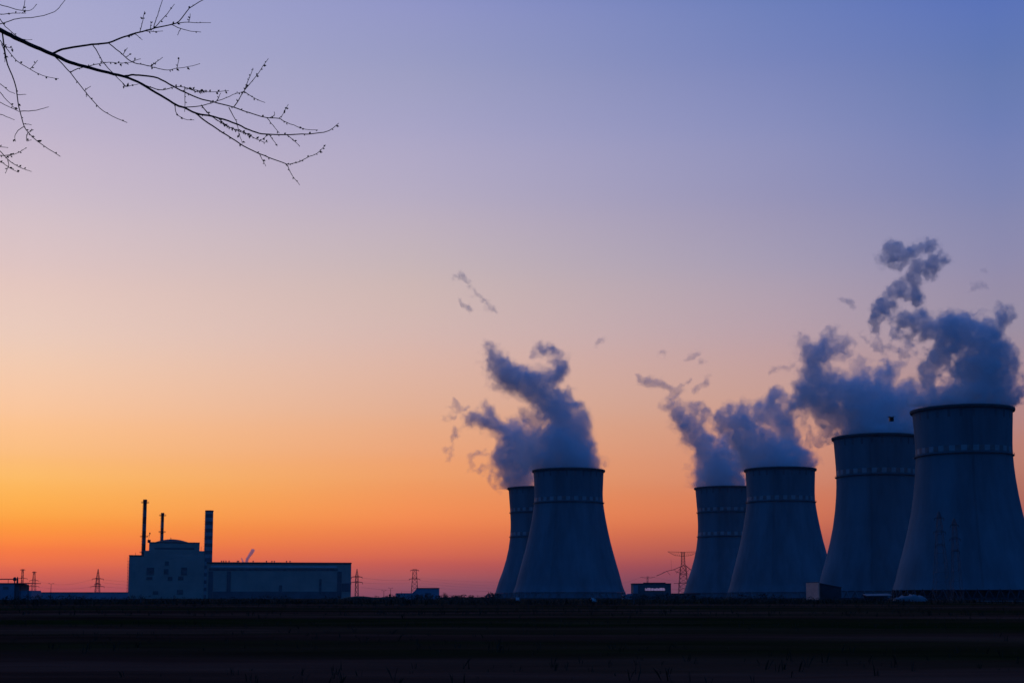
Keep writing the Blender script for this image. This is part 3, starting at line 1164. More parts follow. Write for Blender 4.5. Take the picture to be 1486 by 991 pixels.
lbx('wall', -60, 20, 846.5, 999, 0, 24, M['wall_blue'])
lbx('annex', 20.2, 26, 848, 999, 1, 20, M['wall_dark'])
lbx('roof_slab', -60.5, 42, 845.6, 846.4, -0.5, 22, M['roof'])
lbx('low_wing', 26.2, 44, 856.5, 999, 2, 20, M['wall_blue'])
lbx('door', -30, -22, 856, 999, -0.15, 0.05, M['window'])
for a, b in ((-10, -2), (4, 12)):
    lbx('window', a, b, 851, 855, -0.15, 0.05, M['window'])
mb = MB()
z = Z_(840, Yl)
mb.tube([(X_(-60, Yl) - o8, 6, z), (X_(13, Yl) - o8, 6, z)], 0.32, 8)
for px in (-50, -30, -10, 6):
    mb.bar((X_(px, Yl) - o8, 6, Z_(846, Yl)), (X_(px, Yl) - o8, 6, z), 0.3)
mb.build('roof_pipe', M['dark_steel'], lb)
mb = MB()
mb.lathe([(0.9, 0), (1.1, 0.9), (1.1, 1.6), (0.5, 2.4)], 14, (X_(15.5, Yl) - o8, 6, Z_(842.5, Yl)), cap=True)
mb.bar((X_(15.5, Yl) - o8, 6, Z_(846, Yl)), (X_(15.5, Yl) - o8, 6, Z_(842, Yl)), 0.8)
mb.build('roof_cyclone', M['dark_steel'], lb)
mb = MB()
mb.lathe([(0.6, 0), (0.55, 2.8), (0.2, 4.2)], 10, (X_(19.5, Yl) - o8, 6, Z_(846, Yl)), cap=True)
mb.build('roof_flue', M['dark_steel'], lb)
for px in (22.5, 29, 40):
    mb = MB()
    mb.bar((X_(px, Yl) - o8, 0, -0.2), (X_(px, Yl) - o8, 0, Z_(846.2, Yl)), 0.35)
    mb.build('post', M['dark_steel'], lb)

lw = thing('boundary_wall', ground_at(112, 1150), 'long low blue grey wall between the left building and the reactor block', 'wall')
o112 = X_(112, 1150)
mb = MB()
mb.box(X_(42, 1150) - o112, X_(186, 1150) - o112, 0, 1, -0.3, Z_(859.6, 1150))
mb.build('panel', M['wall_blue'], lw)
mb = MB()
mb.box(X_(41.6, 1150) - o112, X_(186.4, 1150) - o112, -0.2, 1.2, Z_(859.6, 1150), Z_(858.9, 1150))
mb.build('coping', M['roof'], lw)

sb = thing('service_building', ground_at(606, 1100), 'small blue two step service building below the gantry mast, right of the long hall', 'building')
o606 = X_(606, 1100)


def sbx(name, a, b, t_, bo, y0, y1, m):
    return part_box(sb, name, a, b, t_, bo, y0, y1, m, 1100, o606)


sbx('main_block', 604, 636, 853.6, 999, 0, 16, M['wall_blue'])
sbx('roof', 603.6, 636.4, 852.7, 853.5, -0.3, 16.3, M['roof'])
mb = MB()
a, b, c_ = X_(574, 1100) - o606, X_(598, 1100) - o606, X_(604, 1100) - o606 - 0.02
z0, z1 = Z_(860.2, 1100), Z_(854.4, 1100)
mb.add([(a, 2, -.3), (b, 2, -.3), (c_, 2, -.3), (c_, 2, z1), (b, 2, z0), (a, 2, z0), (a, 14, -.3), (b, 14, -.3), (c_, 14, -.3), (c_, 14, z1), (b, 14, z0), (a, 14, z0)],
       [(0, 1, 4, 5), (1, 2, 3, 4), (5, 4, 10, 11), (4, 3, 9, 10), (2, 8, 9, 3), (0, 5, 11, 6), (7, 6, 11, 10), (8, 7, 10, 9)])
mb.build('low_block', M['wall_blue'], sb)
sbx('window', 577, 580, 862, 865.5, 1.8, 2.05, M['window'])
sbx('gate', 617, 626, 860, 999, -0.15, 0.05, M['wall_dark'])

pb = thing('pump_house', ground_at(942, 1150), 'dark block building with a pale strip high on its front, between tower pairs', 'building')
o942 = X_(942, 1150)


def pbx(name, a, b, t_, bo, y0, y1, m, parent=pb):
    return part_box(parent, name, a, b, t_, bo, y0, y1, m, 1150, o942)


pbx('wall', 919, 974, 847, 999, 0, 22, M['wall_dark'])
pbx('annex', 918.8 - 6.5, 918.9, 861, 999, 2, 18, M['wall_blue'])
pbx('side_block', 912.5 + 6.6, 925.9, 849, 860.9, -0.8, -0.05, M['wall_blue'])
pbx('rear_wing', 905, 912.2, 862, 999, 6, 18, M['wall_blue'])
pbx('roof', 918.6, 974.4, 846.1, 847, -0.3, 22.3, M['roof'])
pbx('penthouse', 936, 967, 844.9, 846, 4, 16, M['roof'])
sg = pbx('sign_board', 935.5, 965.5, 852.3, 857.2, -0.25, -0.02, M['wall_dark'])
# the pale strip reads as broken lettering-like blocks too small to make out
mb = MB()
rnd = random.Random(3)
x = 936.2
while x < 964.5:
    w = rnd.choice((0.9, 1.3, 1.8))
    top = 852.8 + rnd.choice((0, 0.3, 0.6, 0.9))
    mb.box(X_(x, 1150) - o942, X_(min(x + w, 965), 1150) - o942, -0.40, -0.27, Z_(856.6, 1150), Z_(top, 1150))
    x += w + (0.35 if x > 948 else 0.6)
lm = bpy.data.materials.new('glowing pale strip')
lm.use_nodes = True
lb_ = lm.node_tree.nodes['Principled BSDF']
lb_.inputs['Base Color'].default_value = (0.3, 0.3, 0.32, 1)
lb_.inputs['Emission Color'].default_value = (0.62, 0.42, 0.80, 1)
lb_.inputs['Emission Strength'].default_value = 0.27  # glow added so the strip comes out paler than the wall
mb.build('glow_strip', lm, sg)
lh = thing('low_hall', ground_at(992, 1180), 'low flat roofed shed under the big lattice pylon, right of the dark block', 'shed')
o992 = X_(992, 1180)
part_box(lh, 'wall', 975, 1016, 861.5, 999, 0, 16, M['wall_dark'], 1180, o992)
part_box(lh, 'roof', 974.6, 1016.4, 860.6, 861.5, -0.4, 16.4, M['roof'], 1180, o992)

# slim metal clad building in an even matte pinkish tan
Yc = 850.0
cb = thing('metal_clad_building', ground_at(1179, Yc), 'small box building with a dull pink wall at the foot of the tower gap', 'building', rz=0.0)
Lw = 24.0
hh = EYE + (HY - 845.5) * MPX * Yc
dv = Vector((0.10, -0.995, 0))
p0 = -dv * Lw / 2
mb = MB()
q = [p0, p0 + dv * Lw, p0 + dv * Lw + Vector((0.6, 0.3, 0)), p0 + Vector((6, 1, 0))]
mb.add([(*v.xy, -0.3) for v in q] + [(*v.xy, hh) for v in q], [(0, 1, 5, 4), (1, 2, 6, 5), (2, 3, 7, 6), (3, 0, 4, 7), (4, 5, 6, 7)])
mb.build('cladding', M['clad_metal'], cb)
mb = MB()
q2 = [v + Vector((v.x * 0.02, v.y * 0.01, 0)) for v in q]
mb.add([(*v.xy, hh + .02) for v in q2] + [(*v.xy, hh + .4) for v in q2], [(0, 1, 5, 4), (1, 2, 6, 5), (2, 3, 7, 6), (3, 0, 4, 7), (4, 5, 6, 7), (3, 2, 1, 0)])
mb.build('roof', M['roof'], cb)

# low sheds in front of the right pair
s1 = thing('open_shed', ground_at(1274, 620), 'low open shed on posts in front of the half hidden right tower', 'shed')
o1274 = X_(1274, 620)
mb = MB()
a, b = X_(1256, 620) - o1274, X_(1293, 620) - o1274
mb.add([(a, -2, 2.3), (b, -2, 2.5), (b, 5, 3.3), (a, 5, 3.1), (a, -2, 2.0), (b, -2, 2.2), (b, 5, 3.0), (a, 5, 2.8)],
       [(0, 1, 2, 3), (7, 6, 5, 4), (0, 4, 5, 1), (1, 5, 6, 2), (2, 6, 7, 3), (3, 7, 4, 0)])
mb.build('roof', M['wall_dark'], s1)
for k in range(5):
    mb = MB()
    x = a + (b - a) * (k + 0.15) / 4.4
    mb.bar((x, -1.7, -.2), (x, -1.7, 2.1 + 0.05 * k), 0.22)
    mb.build('post', M['wall_dark'], s1)
part_box(s1, 'back_wall', 1257, 1292, 862, 999, 4.5, 4.9, M['wall_dark'], 620, o1274)
s2 = thing('covered_heap', ground_at(1321, 560), 'low rounded heap under a bluish cover at the foot of the nearest tower', 'heap')
mb = MB()
prof = [(6.2, -0.1), (6.0, 0.8), (5.4, 1.7), (4.2, 2.3), (2.4, 2.75), (0.05, 2.9)]
mb.lathe(prof, 26, sy=0.6)
rr_ = random.Random(8)
mb.v = [(x * (1.12 + 0.2 * mnoise.noise((x, y, z))), y, z * (0.8 + 0.75 * mnoise.noise((x * .55, y * .5, 3)))) for x, y, z in mb.v]
mb.build('tarpaulin', M['wall_dark'], s2, smooth=True)
s3 = thing('lean_to_shed', ground_at(1205, 860), 'dark shed with a sloping roof just right of the dull pink wall', 'shed')
o1205 = X_(1205, 860)
mb = MB()
a, b = X_(1190.5, 860) - o1205, X_(1221, 860) - o1205
za, zb_ = Z_(846.5, 860), Z_(852.5, 860)
mb.add([(a, 0, -.3), (b, 0, -.3), (b, 9, -.3), (a, 9, -.3), (a, 0, za), (b, 0, zb_), (b, 9, zb_), (a, 9, za)], [(0, 1, 5, 4), (1, 2, 6, 5), (2, 3, 7, 6), (3, 0, 4, 7)])
mb.build('wall', M['roof'], s3)
mb = MB()
mb.add([(a - .3, -.4, za), (b + .4, -.4, zb_), (b + .4, 9.4, zb_), (a - .3, 9.4, za), (a - .3, -.4, za + .35), (b + .4, -.4, zb_ + .35), (b + .4, 9.4, zb_ + .35), (a - .3, 9.4, za + .35)],
       [(0, 1, 5, 4), (1, 2, 6, 5), (2, 3, 7, 6), (3, 0, 4, 7), (4, 5, 6, 7), (3, 2, 1, 0)])
mb.build('roof', M['roof'], s3)
rail = thing('guard_rail', ground_at(1455, 400), 'thin pale guard rail at the field edge below the nearest tower', 'guard rail')
o1455 = X_(1455, 400)
mb = MB()
mb.box(X_(1418, 400) - o1455, X_(1560, 400) - o1455, 0, 0.12, 0.45, 0.75)
mb.build('beam', M['wall_dark'], rail)
mb = MB()
for k in range(12):
    x = X_(1418, 400) - o1455 + 0.5 + k * 2.4
    mb.box(x, x + 0.12, 0.13, 0.25, -0.2, 0.8)
mb.build('posts', M['steel'], rail)

# earth mounds
for i, (px, Y, w, h) in enumerate([(522, 1050, 15, 2.6), (566, 1080, 14, 2.2)]):
    mb = MB()
    mb.lathe([(w * math.cos(t), h * math.sin(t) ** 1.4 - .2) for t in [math.radians(v) for v in (0, 15, 30, 45, 60, 75, 90)]], 24, sy=0.5)
    o = mb.build('earth_mound', M['grass'], loc=ground_at(px, Y), smooth=True)
    tag(o, kind='structure')


# ------------------------------------------------------------------ pylons and wires
def lattice(mb, w0, w1, z0, z1, n, t, cx=0.0, cy=0.0):
    """Four legs from half width w0 at z0 to w1 at z1 with crossed bracing."""
    def c(k, s):
        f = k / n
        w = w0 + (w1 - w0) * f
        return Vector((cx + s[0] * w, cy + s[1] * w, z0 + (z1 - z0) * f))
    cs = [(-1, -1), (1, -1), (1, 1), (-1, 1)]
    for s in cs:
        mb.bar(c(0, s), c(n, s), t)
    for k in range(n):
        for i in range(4):
            a, b = cs[i], cs[(i + 1) % 4]
            mb.bar(c(k, a), c(k + 1, b), t * .6)
            mb.bar(c(k, b), c(k + 1, a), t * .6)
            mb.bar(c(k + 1, a), c(k + 1, b), t * .6)


def cross_arm(mb, half, z, rise, t, up=True, d=0.6, taper=True):
    """Tapering lattice arm along x; flat on top when rise < 0."""
    for s in (-1, 1):
        for y in (-d, d):
            mb.bar((0, y, z), (s * half, 0, z), t)
            mb.bar((0, y, z + rise), (s * half, 0, z + (0.1 if rise > 0 else -0.1)), t)
        n = 5
        for k in range(n):
            f0, f1 = k / n, (k + 0.5) / n
            mb.bar((s * half * f0, 0, z + rise * (1 - f0)), (s * half * f1, 0, z), t * .7)
            mb.bar((s * half * f1, 0, z), (s * half * (k + 1) / n, 0, z + rise * (1 - (k + 1) / n)), t * .7)


def pylon(px, Y, top, arms, wbase, wtop, label, group='lattice pylons', t=0.28, hang=1.6, rz=0.0, mt='dark_steel'):
    o = thing('pylon', ground_at(px, Y), label, 'pylon', group, rz)
    h = EYE + (HY - top) * MPX * Y
    mb = MB()
    z_arm = max(EYE + (HY - a[1]) * MPX * Y for a in arms)
    zt = min(h, z_arm + 1.5)
    lattice(mb, wbase, wtop, -0.2, zt, max(5, int(zt / 4.5)), t)
    if h > zt + 0.5:
        lattice(mb, wtop, 0.15, zt, h, 3, t * .8)
    mb.build('mast', M[mt], o)
    for (half, py, rise) in arms:
        mb = MB()
        z = EYE + (HY - py) * MPX * Y
        cross_arm(mb, half * MPX * Y, z, rise, t * .8, d=wtop)
        am = mb.build('crossarm', M[mt], o)
        if hang:
            for s in (-1, 1):
                mb = MB()
                mb.lathe([(0.12, 0)] + [(0.25 if k % 2 else 0.12, -hang * k / 9) for k in range(1, 10)], 6, (s * half * MPX * Y * .97, 0, z))
                mb.build('insulator', M['steel'], am)
    return o


G3 = 'lattice pylons'
pylon(31.3, 1400, 825.6, [(3.4, 826.3, -1.0), (7.5, 839.5, 1.0)], 1.1, 0.7, 'tallest thin mast with a flat top, behind the left edge building', G3, hang=1.0)
pylon(48.3, 1500, 829, [(3.0, 829.8, -1.0), (6.5, 842.3, 1.2), (8, 851, 1.2)], 2.6, 0.7, 'second mast, with three arms, right of the left edge building', G3, hang=1.0)
pylon(141, 1450, 825.5, [(8.5, 840, 1.2), (4.5, 847.5, 1.2), (10, 851, 1.0)], 2.6, 1.3, 'lattice pylon standing alone left of the reactor block', G3, hang=1.5, t=0.4)
pylon(517.5, 1250, 825.5, [(8.0, 837.3, 1.2), (8.5, 845, 1.2)], 1.5, 1.1, 'dark lattice pylon just off the right end of the long hall', G3, t=0.42)
pylon(601.5, 1600, 826, [(6.0, 827.3, 1.2), (8, 840.3, 2.0)], 4.2, 1.9, 'gantry mast with a flat top above the two step service building', G3, t=0.4)
pylon(940, 1900, 836, [(11.0, 837, -2.6)], 1.4, 0.8, 'distant tee shaped pylon behind the dark block building', G3, hang=0, t=0.3)
pylon(1367, 720, 742, [(7, 752, 1.0), (9, 772, 1.0), (7, 792, 1.0)], 4.0, 0.8, 'left of two tall faint pylons in front of the nearest tower', G3, t=0.2, hang=1.2, mt='steel')
pylon(1389, 720, 752, [(6, 762, 1.0), (8, 782, 1.0), (6, 800, 1.0)], 2.6, 0.8, 'right of two tall faint pylons in front of the nearest tower', G3, t=0.2, hang=1.2, mt='steel')
pylon(604, 1560, 838, [(4, 841, 1)], 1.0, 0.6, 'thin second mast beside the gantry mast', G3, t=0.25, hang=0) if False else None

# the big portal pylon with a wide top truss
Yp = 1700.0
bp_ = thing('pylon', ground_at(992, Yp), 'biggest lattice pylon with wide flat top truss and drooping arm, beside the middle pair', 'pylon', G3)
k_ = MPX * Yp
mb = MB()
lattice(mb, 6.5, 3.2, -0.2, EYE + (HY - 822) * k_, 8, 0.5)
lattice(mb, 2.4, 1.7, EYE + (HY - 822) * k_, EYE + (HY - 801) * k_, 5, 0.42)
mb.build('mast', M['dark_steel'], bp_)
mb = MB()
zt = EYE + (HY - 801) * k_
hl = 22 * k_
for s in (-1, 1):
    for y in (-1.5, 1.5):
        mb.bar((0, y, zt), (s * hl, y * .3, zt + 0.6), 0.4)
        mb.bar((0, y, zt - 5.2), (s * hl * .55, y * .6, zt - 4.0), 0.35)
        mb.bar((s * hl * .55, y * .6, zt - 4.0), (s * hl, y * .3, zt + 0.4), 0.35)
    for k in range(7):
        f0, f1 = k / 7, (k + .5) / 7
        lo_ = lambda f: -5.2 + 1.2 * f / .55 if f < .55 else -4.0 + 4.2 * (f - .55) / .45
        mb.bar((s * hl * f0, 0, zt + .3), (s * hl * f1, 0, zt + lo_(f1)), 0.25)
        mb.bar((s * hl * f1, 0, zt + lo_(f1)), (s * hl * (k + 1) / 7, 0, zt + .3), 0.25)
mb.build('top_truss', M['dark_steel'], bp_)
mb = MB()
z2 = EYE + (HY - 820.5) * k_
pl = [(-39, 835.5), (-32, 832.5), (-24, 828.6), (-14, 826.5), (0, 820.5), (4, 820.5), (9, 825), (14, 829)]
for y in (-2.2, 2.2):
    for (a, b) in zip(pl, pl[1:]):
        mb.bar((a[0] * k_, y * .5, EYE + (HY - a[1]) * k_), (b[0] * k_, y * .5, EYE + (HY - b[1]) * k_), 0.75)
for (a, b) in (((-24, 828.6), (-19, 834)), ((-24, 828.6), (-30, 831)), ((-14, 826.5), (0, 834)), ((-12, 829), (6, 835)), ((-4, 824), (-10, 832)), ((6, 823), (-6, 834)), ((9, 826), (0, 835)), ((-2, 822), (8, 834))):
    mb.bar((a[0] * k_, 0, EYE + (HY - a[1]) * k_), (b[0] * k_, 0, EYE + (HY - b[1]) * k_), 0.45)
mb.build('drooping_arm', M['dark_steel'], bp_)
mb = MB()
mb.bar((-14 * k_, 0, EYE + (HY - 846.3) * k_), (12 * k_, 0, EYE + (HY - 845.6) * k_), 0.7)
mb.bar((-8 * k_, 0, EYE + (HY - 846) * k_), (-3 * k_, 0, EYE + (HY - 855) * k_), 0.5)
mb.build('lower_arm', M['dark_steel'], bp_)
mb = MB()
mb.bar((-17 * k_, 0, EYE + (HY - 827) * k_), (-17.5 * k_, 0, EYE + (HY - 812) * k_), 0.25)
mb.build('earth_peak', M['dark_steel'], bp_)

G4 = 'overhead power lines'


def wire(a, b, sag, label, r=0.07):
    a, b = Vector(a), Vector(b)
    mb = MB()
    pts = []
    for k in range(25):
        f = k / 24
        p = a.lerp(b, f)
        p.z -= sag * 4 * f * (1 - f)
        pts.append(p - a)
    mb.tube(pts, r, 4)
    o = mb.build('power_line', M['wire'], loc=a)
    tag(o, label, 'power line', G4)


wire(P(524, 837.6, 1250), P(594, 841, 1600), 1.5, 'upper wire from the pylon off the long hall to the gantry mast')
wire(P(525, 845.3, 1250), P(594, 845.5, 1600), 0.8, 'lower wire from the pylon off the long hall to the gantry mast')
wire(P(510, 845.3, 1252), P(440, 840, 1900), 1.5, 'wire from the pylon running back behind the long hall')
for i, (ya, yb, w) in enumerate([(842, 848, 'topmost wire right of the gantry mast'), (845.5, 852, 'middle wire right of the gantry mast'), (849.5, 857.5, 'lowest wire right of the gantry mast')]):
    wire(P(609, ya, 1600), P(770, yb, 1900), 3.0, w + ', running behind the left pair', 0.08)
wire(P(620, 863, 1700), P(760, 862, 1900), 1.0, 'low wire just above the scrub left of the left pair', 0.09)
wire(P(149, 840.4, 1450), P(240, 841, 1700), 2.5, 'upper wire between the lone pylon and the reactor block')
wire(P(150, 851, 1450), P(240, 852, 1700), 1.5, 'lower wire between the lone pylon and the reactor block')
wire(P(55, 843, 1500), P(132.5, 840.4, 1450), 4.5, 'upper wire between the left masts and the lone pylon')
wire(P(56, 851.5, 1500), P(131, 851.4, 1450), 2.0, 'lower wire between the left masts and the lone pylon')
wire(P(883, 851, 1900), P(930, 837.5, 1900), 1.0, 'wire dropping left from the tee shaped pylon to the left pair')
wire(P(950, 837.5, 1900), P(1012, 846, 1720), 1.0, 'wire running right from the tee shaped pylon to the biggest pylon')
wire(P(609, 838.5, 1600), P(790, 843, 1900), 3.0, 'wire from the top arm of the gantry mast toward the left pair')
wire(P(524, 852, 1250), P(720, 856, 1900), 4.0, 'long low wire from the pylon off the long hall toward the left pair')
wire(P(149, 845, 1450), P(240, 846.5, 1700), 2.0, 'middle wire between the lone pylon and the reactor block')
wire(P(890, 857, 1800), P(1010, 853, 1720), 1.0, 'low wire passing behind the dark block building')


# lamp posts
def lamp_post(px, Y, top, label, group='lamp posts among the buildings'):
    o = thing('lamp_post', ground_at(px, Y), label, 'lamp post', group)
    h = EYE + (HY - top) * MPX * Y
    mb = MB()
    mb.tube([(0, 0, -.2), (0, 0, h * .5), (0, 0, h)], [0.22, 0.17, 0.12], 8)
    mb.build('pole', M['dark_steel'], o)
    mb = MB()
    for s in (-1, 1):
        mb.bar((0, 0, h - .2), (s * 1.3, 0, h + .15), 0.12)
    mb.build('arm', M['dark_steel'], o)
    for s in (-1, 1):
        mb = MB()
        mb.box(s * 1.3 - .5, s * 1.3 + .5, -.2, .2, h + .05, h + .3)
        mb.build('lamp_head', M['dark_steel'], o)
    return o


lamp_post(73.5, 900, 846.8, 'short lamp post in front of the long low wall at the left')
lamp_post(557, 1050, 856.8, 'shorter of two lamp posts left of the service building')
lamp_post(566.8, 1050, 853.2, 'taller of two lamp posts left of the service building')
lamp_post(41.5, 880, 849.5, 'lamp post at the right end of the left edge building')
lamp_post(614, 1130, 842, 'lamp post rising over the roof of the service building') if False else None

# posts in the field
for px, Y, top, label in [(194.5, 420, 863, 'leftmost thin post in the field below the reactor block'), (204.5, 430, 862, 'thin post in the field below the tall vent stack'),
                          (252.5, 440, 863, 'thin post in the field below the dome'), (754.5, 480, 862.5, 'dark post in the field below the rear tower of the left pair'),
                          (706, 900, 862.6, 'left one of two stubby posts beside the left pair'), (710.8, 900, 862.2, 'right one of two stubby posts beside the left pair'),
                          (920, 360, 868, 'dark post in the field below the dark block building')]:
    mb = MB()
    h = EYE + (HY - top) * MPX * Y
    mb.tube([(0, 0, -.2), (0, 0, h * .9), (0, 0, h)], [0.16 if Y < 600 else 0.55, 0.14 if Y < 600 else 0.5, 0.08 if Y < 600 else 0.3], 8)
    tag(mb.build('post', M['dark_concrete'], loc=ground_at(px, Y)), label, 'post', 'posts standing in the field')
mb = MB()
mb.box(-0.65, 0.65, -0.05, 0.05, 0.6, 1.6)
mb.box(-0.6, -0.5, 0.06, 0.16, -0.2, 1.5)
mb.box(0.5, 0.6, 0.06, 0.16, -0.2, 1.5)
tag(mb.build('notice_board', M['pale_metal'], loc=ground_at(751, 490)), 'small pale board beside the dark post below the left pair', 'board')
mb = MB()
mb.box(-1.0, 1.0, -0.6, 0.6, -0.1, 1.0)
mb.box(-0.7, 0.3, -0.5, 0.5, 1.0, 1.5)
tag(mb.build('concrete_block', M['pale_metal'], loc=ground_at(861, 500), ), 'small pale stepped block at the foot of the left pair front tower', 'block')


# ------------------------------------------------------------------ small far bare tree
def branchy(mb, p, d, ln, r, depth, rnd, spread=0.55):
    p = Vector(p)
    pts, rads = [p.copy()], [r]
    n = 4
    for k in range(n):
        d = (d + Vector((rnd.uniform(-1, 1), rnd.uniform(-1, 1), rnd.uniform(-.5, .8))) * 0.16).normalized()
        p = p + d * ln / n
        pts.append(p.copy())
        rads.append(r * (1 - 0.55 * (k + 1) / n))
    mb.tube(pts, rads, 5 if depth < 2 else 3, cap=True)
    if depth >= 4:
        return
    for k in range(rnd.randint(3, 4)):
        i = rnd.randint(1, n)
        nd = (d + Vector((rnd.uniform(-1, 1), rnd.uniform(-1, 1), rnd.uniform(-.3, .7))) * spread * 1.5).normalized()
        branchy(mb, pts[i], nd, ln * rnd.uniform(.55, .8), rads[i] * .7, depth + 1, rnd, spread)


rnd = random.Random(12)
for px, Y, h, label in [(645.5, 950, 5.6, 'small bare bushy tree beside the service building')]:
    t = thing('bare_bush', ground_at(px, Y), label, 'tree')
    mb = MB()
    mb.tube([(0, 0, -.2), (0.05, 0, .5), (0, 0, 1.0)], [0.25, 0.2, 0.18], 6)
    mb.build('trunk', M['far_bark'], t)
    mb = MB()
    for k in range(9):
        a = k * 0.7
        branchy(mb, (0, 0, 0.9), Vector((math.cos(a) * .7, math.sin(a) * .7, rnd.uniform(.5, 1.2))).normalized(), h * .36, 0.13, 1, rnd, .7)
    mb.build('crown', M['far_bark'], t)

# ------------------------------------------------------------------ foreground tree with its hanging branch
TY = 10.0
tp = P(-330, 866, TY)
tree = thing('bare_tree', (tp.x, tp.y, 0), 'bare budding tree at the left whose thin branches hang across the sky', 'tree')
torg = Vector((tp.x, tp.y, 0))


def W(p, Y):
    return P(p[0], p[1], Y) - torg


rnd = random.Random(77)
mb = MB()
mb.tube([(0.05, 0, -.3), (0, 0, .6), (-0.05, 0.03, 2.5), (0.05, 0, 4.6), (0, 0.02, 6.4), (-0.1, 0.1, 8.2), (0.0, 0.1, 9.6)], [0.36, 0.25, 0.21, 0.18, 0.14, 0.08, 0.03], 14)
mb.build('trunk', M['bark'], tree, smooth=True)


def smooth_pts(pts, sub=3):
    """Catmull-Rom through (x, y, Y) points."""
    if len(pts) < 3:
        return [Vector(p) for p in pts]
    q = [Vector(p) for p in pts]
    q = [q[0] * 2 - q[1]] + q + [q[-1] * 2 - q[-2]]
    out_ = []
    for i in range(1, len(q) - 2):
        for s in range(sub):
            t = s / sub
            a, b, c, d = q[i - 1:i + 3]
            out_.append(0.5 * (2 * b + (c - a) * t + (2 * a - 5 * b + 4 * c - d) * t * t + (3 * b - a - 3 * c + d) * t ** 3))
    out_.append(q[-2])
    return out_


LINES = []      # every drawn stem: list of Vector(px, py, Y) for finding where a side twig starts


def near_depth(p, default=TY):
    best, bd = default, 16.0
    for ln in LINES:
        for v in ln:
            d = math.hypot(v.x - p[0], v.y - p[1])
            if d < bd:
                bd, best = d, v.z
    return best


def stem(pts, r0, r1, name, parent, buds=0.0, drift=None, budr=1.12):
    """pts in photograph pixels; r0, r1 radii in pixels; grows from where it meets an older stem, drifting in depth."""
    d0 = near_depth(pts[0])
    tot = sum(math.hypot(b[0] - a[0], b[1] - a[1]) for a, b in zip(pts, pts[1:]))
    dr = (rnd.uniform(-0.35, 0.35) if drift is None else drift) * tot * MPX * TY
    acc, p3 = 0.0, [(pts[0][0], pts[0][1], d0)]
    for a, b in zip(pts, pts[1:]):
        acc += math.hypot(b[0] - a[0], b[1] - a[1])
        p3.append((b[0], b[1], d0 + dr * acc / tot))
    sp = smooth_pts(p3, 3)
    if len(sp) == 2:
        sp = [sp[0].lerp(sp[1], k / 4) for k in range(5)]
    # slight natural waviness
    for v in sp[1:-1]:
        v.x += rnd.uniform(-.35, .35)
        v.y += rnd.uniform(-.35, .35)
    LINES.append(sp)
    k = MPX * TY
    mb = MB()
    n = len(sp)
    rad = [(r0 + (r1 - r0) * (i / (n - 1))) * k for i in range(n)]
    wp = [W((v.x, v.y), v.z) for v in sp]
    mb.tube(wp, rad, 7 if r0 > 1.6 else 5)
    if buds > 0:
        acc = 0.0
        nxt = rnd.uniform(2, 5)
        side = 1
        for a, b in zip(range(n - 1), range(1, n)):
            seg = (sp[b] - sp[a])
            ln = math.hypot(seg.x, seg.y)
            while acc + ln > nxt:
                f = (nxt - acc) / max(ln, 1e-6)
                frac = (a + f) / (n - 1)
                p = wp[a].lerp(wp[b], f)
                t = (wp[b] - wp[a]).normalized()
                u = t.orthogonal()
                u.rotate(Matrix.Rotation(rnd.uniform(0, 6.28), 3, t))
                br = budr * rnd.choice((.55, .8, 1.0, 1.0, 1.3, 1.5)) * k * (0.8 + 0.4 * frac)
                if frac > 0.12 or buds > 1.2:
                    mb.bud(p + u * br * 0.9, br, t * 0.8 + u)
                nxt += rnd.choice((1.5, 3.0, 5.0, 7.0, 10.0)) / buds
            acc += ln
        mb.bud(wp[-1], budr * .6 * k, wp[-1] - wp[-2])
    return mb.build(name, M['bark'], parent, smooth=False)


limb = stem([(-330, -60), (-250, -30), (-150, -2), (-60, 20), (-12, 37)],
            13, 4.1, 'limb', tree, 0, 0.0)
limb_b = stem([(-13, 36.5), (-6, 40.5), (0, 44), (10, 49), (27, 58), (50, 68), (75, 79), (95, 88), (115, 95), (140, 101.5), (165, 108), (182, 112)],
              4.0, 1.95, 'limb', tree, 0, 0.0)
# hidden upright limb left of the frame that carries the drooping twigs
limb2 = stem([(-62, 20), (-52, 60), (-46, 110), (-44, 160), (-42, 215), (-46, 250)], 3.2, 1.2, 'limb', tree, 0, 0.1)
limb3 = stem([(-90, 12), (-60, 0), (-40, 4), (-20, 0)], 3.0, 1.4, 'limb', tree, 0, 0.1)

b_low = stem([(180, 111.5), (200, 119), (220, 131), (240, 143), (255.5, 152.6), (268, 157), (285, 165), (302, 168), (325, 174), (344.6, 181), (361.5, 189), (375.7, 193.6), (390, 195), (412, 196), (438, 195), (457.6, 194), (474.6, 190.8), (483, 186.5), (491, 179.5)],
             1.9, 0.45, 'branch', tree, 0.35, -0.05)
b_drop = stem([(283, 164), (296.5, 175), (316, 188), (336, 200.7), (353, 212), (375.7, 223), (398, 231.8), (415, 238)], 1.2, 0.7, 'branch', tree, 0.25)
b_mid = stem([(178, 111.5), (190.6, 109.5), (201.5, 109.5), (223, 112), (239.7, 119.3), (257, 128.6), (274, 137), (293.7, 144.7), (316, 150), (339, 156), (361.5, 164), (387, 171), (405, 172), (412.4, 176.7), (426.5, 182), (443.5, 188), (460.5, 189)],
             1.5, 0.4, 'branch', tree, 0.35, 0.1)
b_up = stem([(75, 79), (90, 72), (114, 67.5), (133, 65), (156.6, 62.6), (174, 56), (190.6, 50.4), (207, 46), (226, 41), (248.5, 36), (260, 31), (275, 12.7), (295, 0), (312, -14)],
            1.7, 0.5, 'branch', tree, 0.25, 0.12)
b_left = stem([(3, 46), (6.8, 73.5), (11, 95), (20.4, 117), (24.5, 136), (27, 155), (34, 180), (41, 193), (62.6, 211), (87, 227)], 1.2, 0.5, 'branch', tree, 0.5, -0.15)
